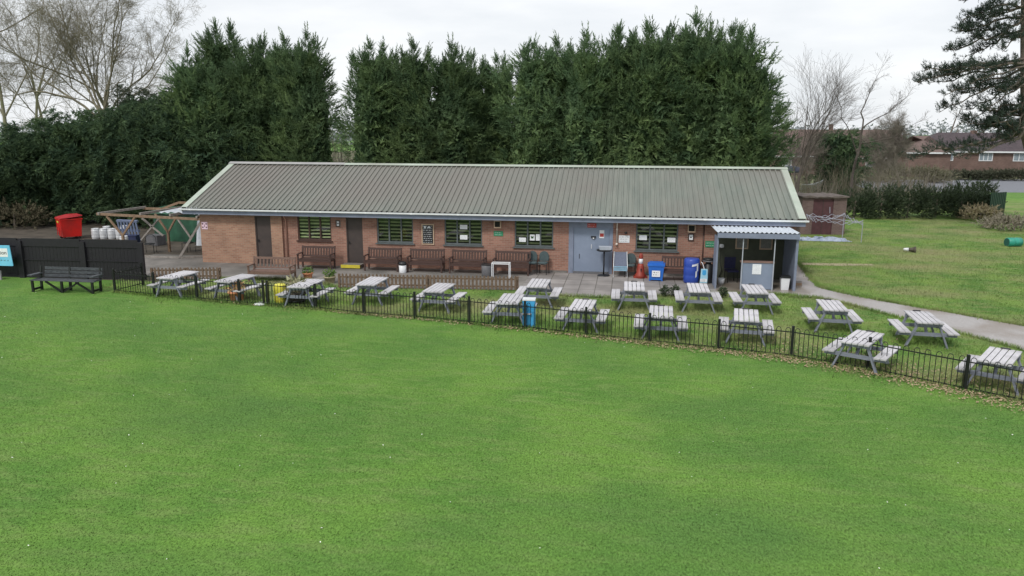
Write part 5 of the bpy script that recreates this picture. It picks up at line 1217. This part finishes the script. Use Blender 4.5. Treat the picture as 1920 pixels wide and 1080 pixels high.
bush('hedge_shrub', 'long clipped far hedge below the dark roofed house', (69, 72, 0), (11, 1.3, 1.05), 2600, mat('far_hedge', (.05, .06, .035), (.08, .085, .05), 1, .8), 330, size=.6, stem=False)
bush('hedge_shrub', 'pale far bushes left of the dark roofed house', (at(1700, 66), 66, 0), (5.0, 2, 1.7), 1300, mat('olive_bush', (.12, .12, .07), (.17, .16, .1), 1, .8), 331, size=.6, stem=False)
# ------------------------------------------------------------------ pine at the right edge
YP = 18.0
pt = thing('pine_tree', 'tall dark pine with layered branches at the right edge of the photo', 'tree', (0, 0, 0))
xb = W(1929, 400, YP)[0]; tp = [(xb+.5, YP, 0), (xb+.25, YP, 3), tuple(W(1921, 250, YP)), tuple(W(1920, 60, YP)), tuple(W(1921, -60, YP)), tuple(W(1922, -260, YP))]
MB().tube(tp, [.36, .3, .22, .18, .15, .05], 10).build('trunk', M_barkdark, pt, True)
BR = [((1918, -70), (1850, -40), (1812, 2), 1.0), ((1918, 5), (1870, 14), (1808, 38), 1.0), ((1918, 30), (1860, 42), (1803, 60), 1.0), ((1918, 45), (1850, 68), (1775, 96), 1.1),
      ((1918, 105), (1830, 122), (1727, 134), 1.3), ((1918, 112), (1840, 128), (1726, 152), 1.0), ((1918, 122), (1868, 148), (1768, 178), 1.1), ((1920, 146), (1860, 165), (1765, 206), .9), ((1920, 196), (1880, 200), (1815, 224), .8),
      ((1920, 232), (1890, 240), (1812, 232), 1.0), ((1920, 232), (1860, 262), (1690, 298), 1.2), ((1920, 205), (1890, 215), (1828, 252), .8), ((1920, -120), (1860, -90), (1800, -50), 1.0)]
g = np.random.default_rng(9); segs = []; TP = []; TD = []
for (a, b, c, dens) in BR:
    for rep in range(3):
        az = (0, .45, -.5)[rep]
        A = W(*a, YP); Bq = W(*b, YP); Cq = W(*c, YP); k = 1 if rep == 0 else g.uniform(.6, .9)
        def dep(p, f):   # swing the limb round the trunk: real depth, same length
            dx = p[0]-xb; return np.array([xb+dx*math.cos(az)*k, YP+dx*math.sin(az)*k+f, p[2]+(0 if rep == 0 else g.normal(0, .15))])
        A = np.array([xb-.1, YP, A[2]]); Bq = dep(Bq, g.normal(0, .2)); Cq = dep(Cq, g.normal(0, .3))
        pts = [(A+(Bq-A)*t if t <= 1 else Bq+(Cq-Bq)*(t-1))+(g.normal(0, .09, 3) if t > 0 else 0) for t in np.linspace(0, 2, 11)]
        r0 = .1 if c[1] < 280 else .15
        for i in range(10): segs.append((pts[i], pts[i+1], r0*(1-i*.085), r0*(1-(i+1)*.085), 0))
        nt = int(40*dens*(1 if rep == 0 else .7))
        for _ in range(nt):
            t = g.beta(2.2, 1.2)*10; i = min(int(t), 9); p = pts[i]+(pts[i+1]-pts[i])*(t-i)
            if t < 3.0 and g.random() < .8: continue
            d = np.array([g.normal(-.5, .5), g.normal(0, .9), g.normal(.12, .24)]); d /= np.linalg.norm(d); l = g.uniform(.25, .95)*(1-.03*t); q = p+d*l; segs.append((p, q, .022, .01, 1))
            for s in np.linspace(.35, 1.0, 4): TP.append(p+d*l*s+g.normal(0, .08, 3)); TD.append(d*.5+np.array([0, 0, .65])+g.normal(0, .35, 3))
link_mesh('branches', seg_mesh('branches', segs, 5), M_barkdark, pt)
V = plumes(np.array(TP), np.array(TD), g.uniform(.22, .36, len(TP)), 13, g, flen=.62, fwid=.2, spread=1.1)
link_mesh('crown', tri_mesh('crown', V, np.arange(len(V)).reshape(-1, 3)), M_pine, pt)
# ------------------------------------------------------------------ far houses
def house(label, x, y, L, D, ez, rz, mroof, rot=0, wins=(), chim=(), hip=True, mwall=None):
    t = thing('bungalow', label, 'house', (x, y, 0), rot); h = L/2
    MB().box(-h, h, 0, D, 0, ez).build('wall', mwall or M_housebrick, t)
    o = .35; i = D/2 if hip else 0
    mb = MB(); mb.add([(-h-o, -o, ez), (h+o, -o, ez), (h+o, D+o, ez), (-h-o, D+o, ez), (-h-o+i, D/2, rz), (h+o-i, D/2, rz)], [(0, 1, 5, 4), (2, 3, 4, 5), (1, 2, 5), (3, 0, 4), (3, 2, 1, 0)]); rf = mb.build('roof', mroof, t)
    MB().box(-h-o-.02, h+o+.02, -o-.05, -o-.003, ez-.16, ez+.03).build('fascia', M_white, t)
    for (cx, cz) in chim: MB().box(cx-.35, cx+.35, D/2-.3, D/2+.3, rz-.6, rz+cz).build('chimney', M_housebrick, rf)
    for (w0, w1, z0, z1) in wins:
        f = MB(); fw = .09; f.box(w0, w1, -.06, -.004, z0, z0+fw).box(w0, w1, -.06, -.004, z1-fw, z1)
        n = 3; 
        for k in range(n+1): xx = w0+(w1-w0-fw)*k/n; f.box(xx, xx+fw, -.06, -.004, z0+fw, z1-fw)
        w = f.build('window', M_white, t); MB().box(w0+.05, w1-.05, -.025, -.006, z0+.05, z1-.05).build('pane', mat('far_glass', S(120, 130, 140), S(150, 160, 168), 2, .2) if 'far_glass' not in MATS else MATS['far_glass'], w)
    return t
house('brick bungalow with a dark tiled roof and white windows on the right', 66.2, 80, 18.5, 8, 3.3, 5.75, M_slate, 0, [(-6.2, -4.75, 2.05, 3.2), (-1.6, .1, 2.05, 3.2), (2.6, 4.7, 2.05, 3.2)], [(-1.0, .3), (5.0, .4)])
house('red roofed bungalow wing left of the dark roofed bungalow', 57.4, 77, 5.2, 8, 3.2, 5.3, M_redtile, 0, [], [])
house('brick bungalow with a white fascia behind the twiggy thickets', at(1640, 85), 85, 6.0, 8, 2.2, 4.6, M_redtile, 0, [(-1.2, .2, .9, 1.9)], [], False)
house('red roofed bungalow behind the vase shaped bare tree', at(1500, 78), 78, 8.5, 9, 2.6, 5.6, M_redtile, .3, [(-2.5, -1.2, 1.2, 2.2)], [], True)
house('far long red roofed house on the horizon with a brick chimney', at(1575, 120), 120, 22, 9, 3.2, 6.2, M_redtile, 0, [], [(-1.0, 1.0)], False)
# pale sheets and dark cover seen past the roof end
t = thing('sheet_stack', 'pile of pale white panels showing through the twigs behind the shed', 'panels', (at(1526, 40), 40, 0))
for k in range(4): MB().cbox((k*.3-.4, k*.12, .9+.05*k), (1.1, .03, 1.2), Matrix.Rotation(.9, 3, 'X') @ Matrix.Rotation(.2*k, 3, 'Z')).build('panel', M_blob, t)
t = thing('dark_canopy', 'dark rounded canopy peeping over the right roof end', 'canopy', (at(1484, 26), 26, 0))
MB().lathe([(.85, 3.0), (.8, 3.18), (.55, 3.36), (.2, 3.44)], 14).build('cover', mat('dark_blue_cloth', S(58, 60, 76), S(72, 74, 90), 4), t, True); MB().tube([(0, 0, 0), (0, 0, 3.1)], .04, 6).build('pole', M_greybin, t)
# far wood on the horizon
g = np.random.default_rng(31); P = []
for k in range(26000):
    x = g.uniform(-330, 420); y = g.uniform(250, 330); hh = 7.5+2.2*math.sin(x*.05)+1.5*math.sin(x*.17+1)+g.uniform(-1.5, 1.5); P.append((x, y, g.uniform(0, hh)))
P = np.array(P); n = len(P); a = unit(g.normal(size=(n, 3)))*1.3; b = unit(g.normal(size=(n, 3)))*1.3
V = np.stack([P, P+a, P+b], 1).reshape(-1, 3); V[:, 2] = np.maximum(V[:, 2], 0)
o = link_mesh('distant_wood', tri_mesh('distant_wood', V, np.arange(3*n).reshape(-1, 3)), M_farleaf); tag(o, 'haze coloured line of far trees along the horizon', 'trees', kind='stuff')

# ------------------------------------------------------------------ grass blades, leaf litter, daisies
g = np.random.default_rng(55)
Fx = np.array([p[0] for p in FENCE]); Fy = np.array([p[1] for p in FENCE])
def visible(X, Y, mar=1.06):
    d0, d1, d2 = X-CAM[0], Y-CAM[1], -CAM[2]
    z = d0*_f[0]+d1*_f[1]+d2*_f[2]; px = FPX*(d0*_r[0]+d1*_r[1]+d2*_r[2])/z; py = -FPX*(d0*_u[0]+d1*_u[1]+d2*_u[2])/z
    return (z > 1) & (np.abs(px) < 960*mar) & (py < 540*mar)
def blades(X, Y, h, w, lean, g):
    n = len(X); a = g.uniform(0, 2*math.pi, n); dx = np.cos(a); dy = np.sin(a)
    base = np.stack([X, Y, np.zeros(n)], 1); s = np.stack([dx, dy, np.zeros(n)], 1)*(w/2)[:, None]
    b = g.uniform(0, 2*math.pi, n); tip = base+np.stack([np.cos(b)*lean, np.sin(b)*lean, h], 1)
    return np.stack([base-s, base+s, tip], 1).reshape(-1, 3)
def grass_obj(name, X, Y, hr, wr, lr, m, label):
    n = len(X); V = blades(X, Y, g.uniform(*hr, n), g.uniform(*wr, n), g.uniform(*lr, n), g)
    o = link_mesh(name, tri_mesh(name, V, np.arange(3*n).reshape(-1, 3)), m); return tag(o, label, 'grass', kind='stuff')
# mown lawn: density falls with distance
N0 = 1300000
X = g.uniform(-8, 34, N0); Y = -27+22*g.random(N0)**1.0
fy = np.interp(X, Fx, Fy, left=-5.0)
k = visible(X, Y) & (Y < fy+.1) & (g.random(N0) < np.clip(1.25-(Y+22.5)/18*1.0, .25, 1))
grass_obj('lawn_grass', X[k], Y[k], (.008, .023), (.007, .014), (.006, .022), M_blade, 'short mown green grass of the cricket field')
# garden + field grass
N1 = 420000
X = g.uniform(-1, 47, N1); Y = g.uniform(-17, 24, N1); fy = np.interp(X, Fx, Fy, left=-6)
def in_poly(X, Y, poly):
    poly = np.array([p[:2] for p in poly]); c = np.zeros(len(X), bool); j = len(poly)-1
    for i in range(len(poly)):
        xi, yi = poly[i]; xj, yj = poly[j]
        c ^= ((yi > Y) != (yj > Y)) & (X < (xj-xi)*(Y-yi)/(yj-yi+1e-12)+xi); j = i
    return c
hard = in_poly(X, Y, [(-3.5, -1.2), (.1, -3.9), (.4, -4.2), (2.9, -3.72), (4.2, -3.4), (6.2, -3.25), (8.0, -4.4), (14.9, -3.9), (14.9, -4.26), (16.3, -4.58), (18.4, -4.68), (20, -4.1), (22.2, -3.3), (23.8, -3.05), (25, -3.2), (25.7, -2.6), (25.8, 9), (-3.5, 9)]) | in_poly(X, Y, lowp+uppp[::-1]+[(25.7, 6), (25.4, 3), (25.45, -2.6)])
k = visible(X, Y) & (Y > fy) & ~hard & ~((X < 26) & (Y > -.5)) & (g.random(N1) < np.where(Y < -2, 1, np.clip(1-(Y+2)/30, .35, 1)))
grass_obj('rough_grass', X[k], Y[k], (.03, .085), (.014, .032), (.015, .07), M_blade2, 'longer uneven grass of the beer garden and field')
# tufts round table legs and along the railing
X = np.concatenate([np.interp(np.linspace(0, 1, 16000), np.linspace(0, 1, len(Fx)), Fx)+g.normal(0, .06, 16000)]); Y = np.interp(X, Fx, Fy)+g.normal(.05, .09, len(X))
TX = []; TY = []
for (pf, pn, lb, hd) in TB:
    c = (G(*pf, .74)+G(*pn, .74))/2; TX.append(c[0]+g.normal(0, .55, 900)); TY.append(c[1]+g.normal(0, .6, 900))
TX = np.concatenate(TX); TY = np.concatenate(TY); kk = ~in_poly(TX, TY, [(14.9, -4.26), (16.3, -4.58), (18.4, -4.68), (20, -4.1), (22.2, -3.3), (25, -3.2), (25.7, -2.6), (25.8, 9), (0, 9)])
EX = []; EY = []
for ln in (lowp, uppp, [(14.9, -4.3), (16.3, -4.62), (18.4, -4.72), (20.0, -4.15), (22.2, -3.4), (23.8, -3.12), (25.0, -3.25)], [(2.9, -3.74), (4.2, -3.42), (6.2, -3.27), (8.0, -4.45)]):
    ln = np.array(ln); q = g.uniform(0, len(ln)-1.001, 520*len(ln) if len(ln) < 9 else 70*len(ln)); i0 = q.astype(int); pp = ln[i0]+(ln[i0+1]-ln[i0])*(q-i0)[:, None]
    cl = .03+.06*np.sin(pp[:, 0]*5+pp[:, 1]*3)**2; EX.append(pp[:, 0]+g.normal(0, 1, len(q))*cl); EY.append(pp[:, 1]+g.normal(0, 1, len(q))*cl)
X = np.concatenate([X, TX[kk]]+EX); Y = np.concatenate([Y, TY[kk]]+EY)
grass_obj('grass_tufts', X, Y, (.06, .16), (.012, .028), (.02, .1), M_blade2, 'taller unmown grass along the railing and round the table legs')
# leaf litter
def litter(name, X, Y, size, m, label, cat, zr=(.02, .06)):
    n = len(X); c = np.stack([X, Y, g.uniform(*zr, n)], 1); a = unit(np.stack([g.normal(size=n), g.normal(size=n), g.normal(0, .35, n)], 1)); b = unit(np.cross(a, np.stack([g.normal(0, .3, n), g.normal(0, .3, n), np.ones(n)], 1)))
    s = g.uniform(.6, 1.3, (n, 1))*size; V = np.stack([c-a*s, c-b*s*.6, c+a*s, c+b*s*.6], 1).reshape(-1, 3)
    o = link_mesh(name, tri_mesh(name, V, np.arange(4*n).reshape(-1, 4)), m); return tag(o, label, cat, kind='stuff')
nl = 6200; s = g.beta(3.6, 1.0, nl); X = Fx[0]+(Fx[-1]-Fx[0])*s; Y = np.interp(X, Fx, Fy)+g.normal(-.08, .08+.52*s**4, nl)
e = 1500; X = np.concatenate([X, g.uniform(22, 30, e)]); Y = np.concatenate([Y, np.interp(X[-e:], Fx, Fy)+np.abs(g.normal(0, 1.6, e))])
litter('leaf_litter', X, Y, .032, M_leaflit, 'brown fallen leaves along the foot of the railing', 'leaves')
X = g.uniform(-6, 34, 260); Y = g.uniform(-23, -6, 260); litter('daisies', X[visible(X, Y)], Y[visible(X, Y)], .016, M_daisy, 'tiny white specks scattered over the lawn', 'flowers', (.03, .045))
bpy.context.view_layer.update()
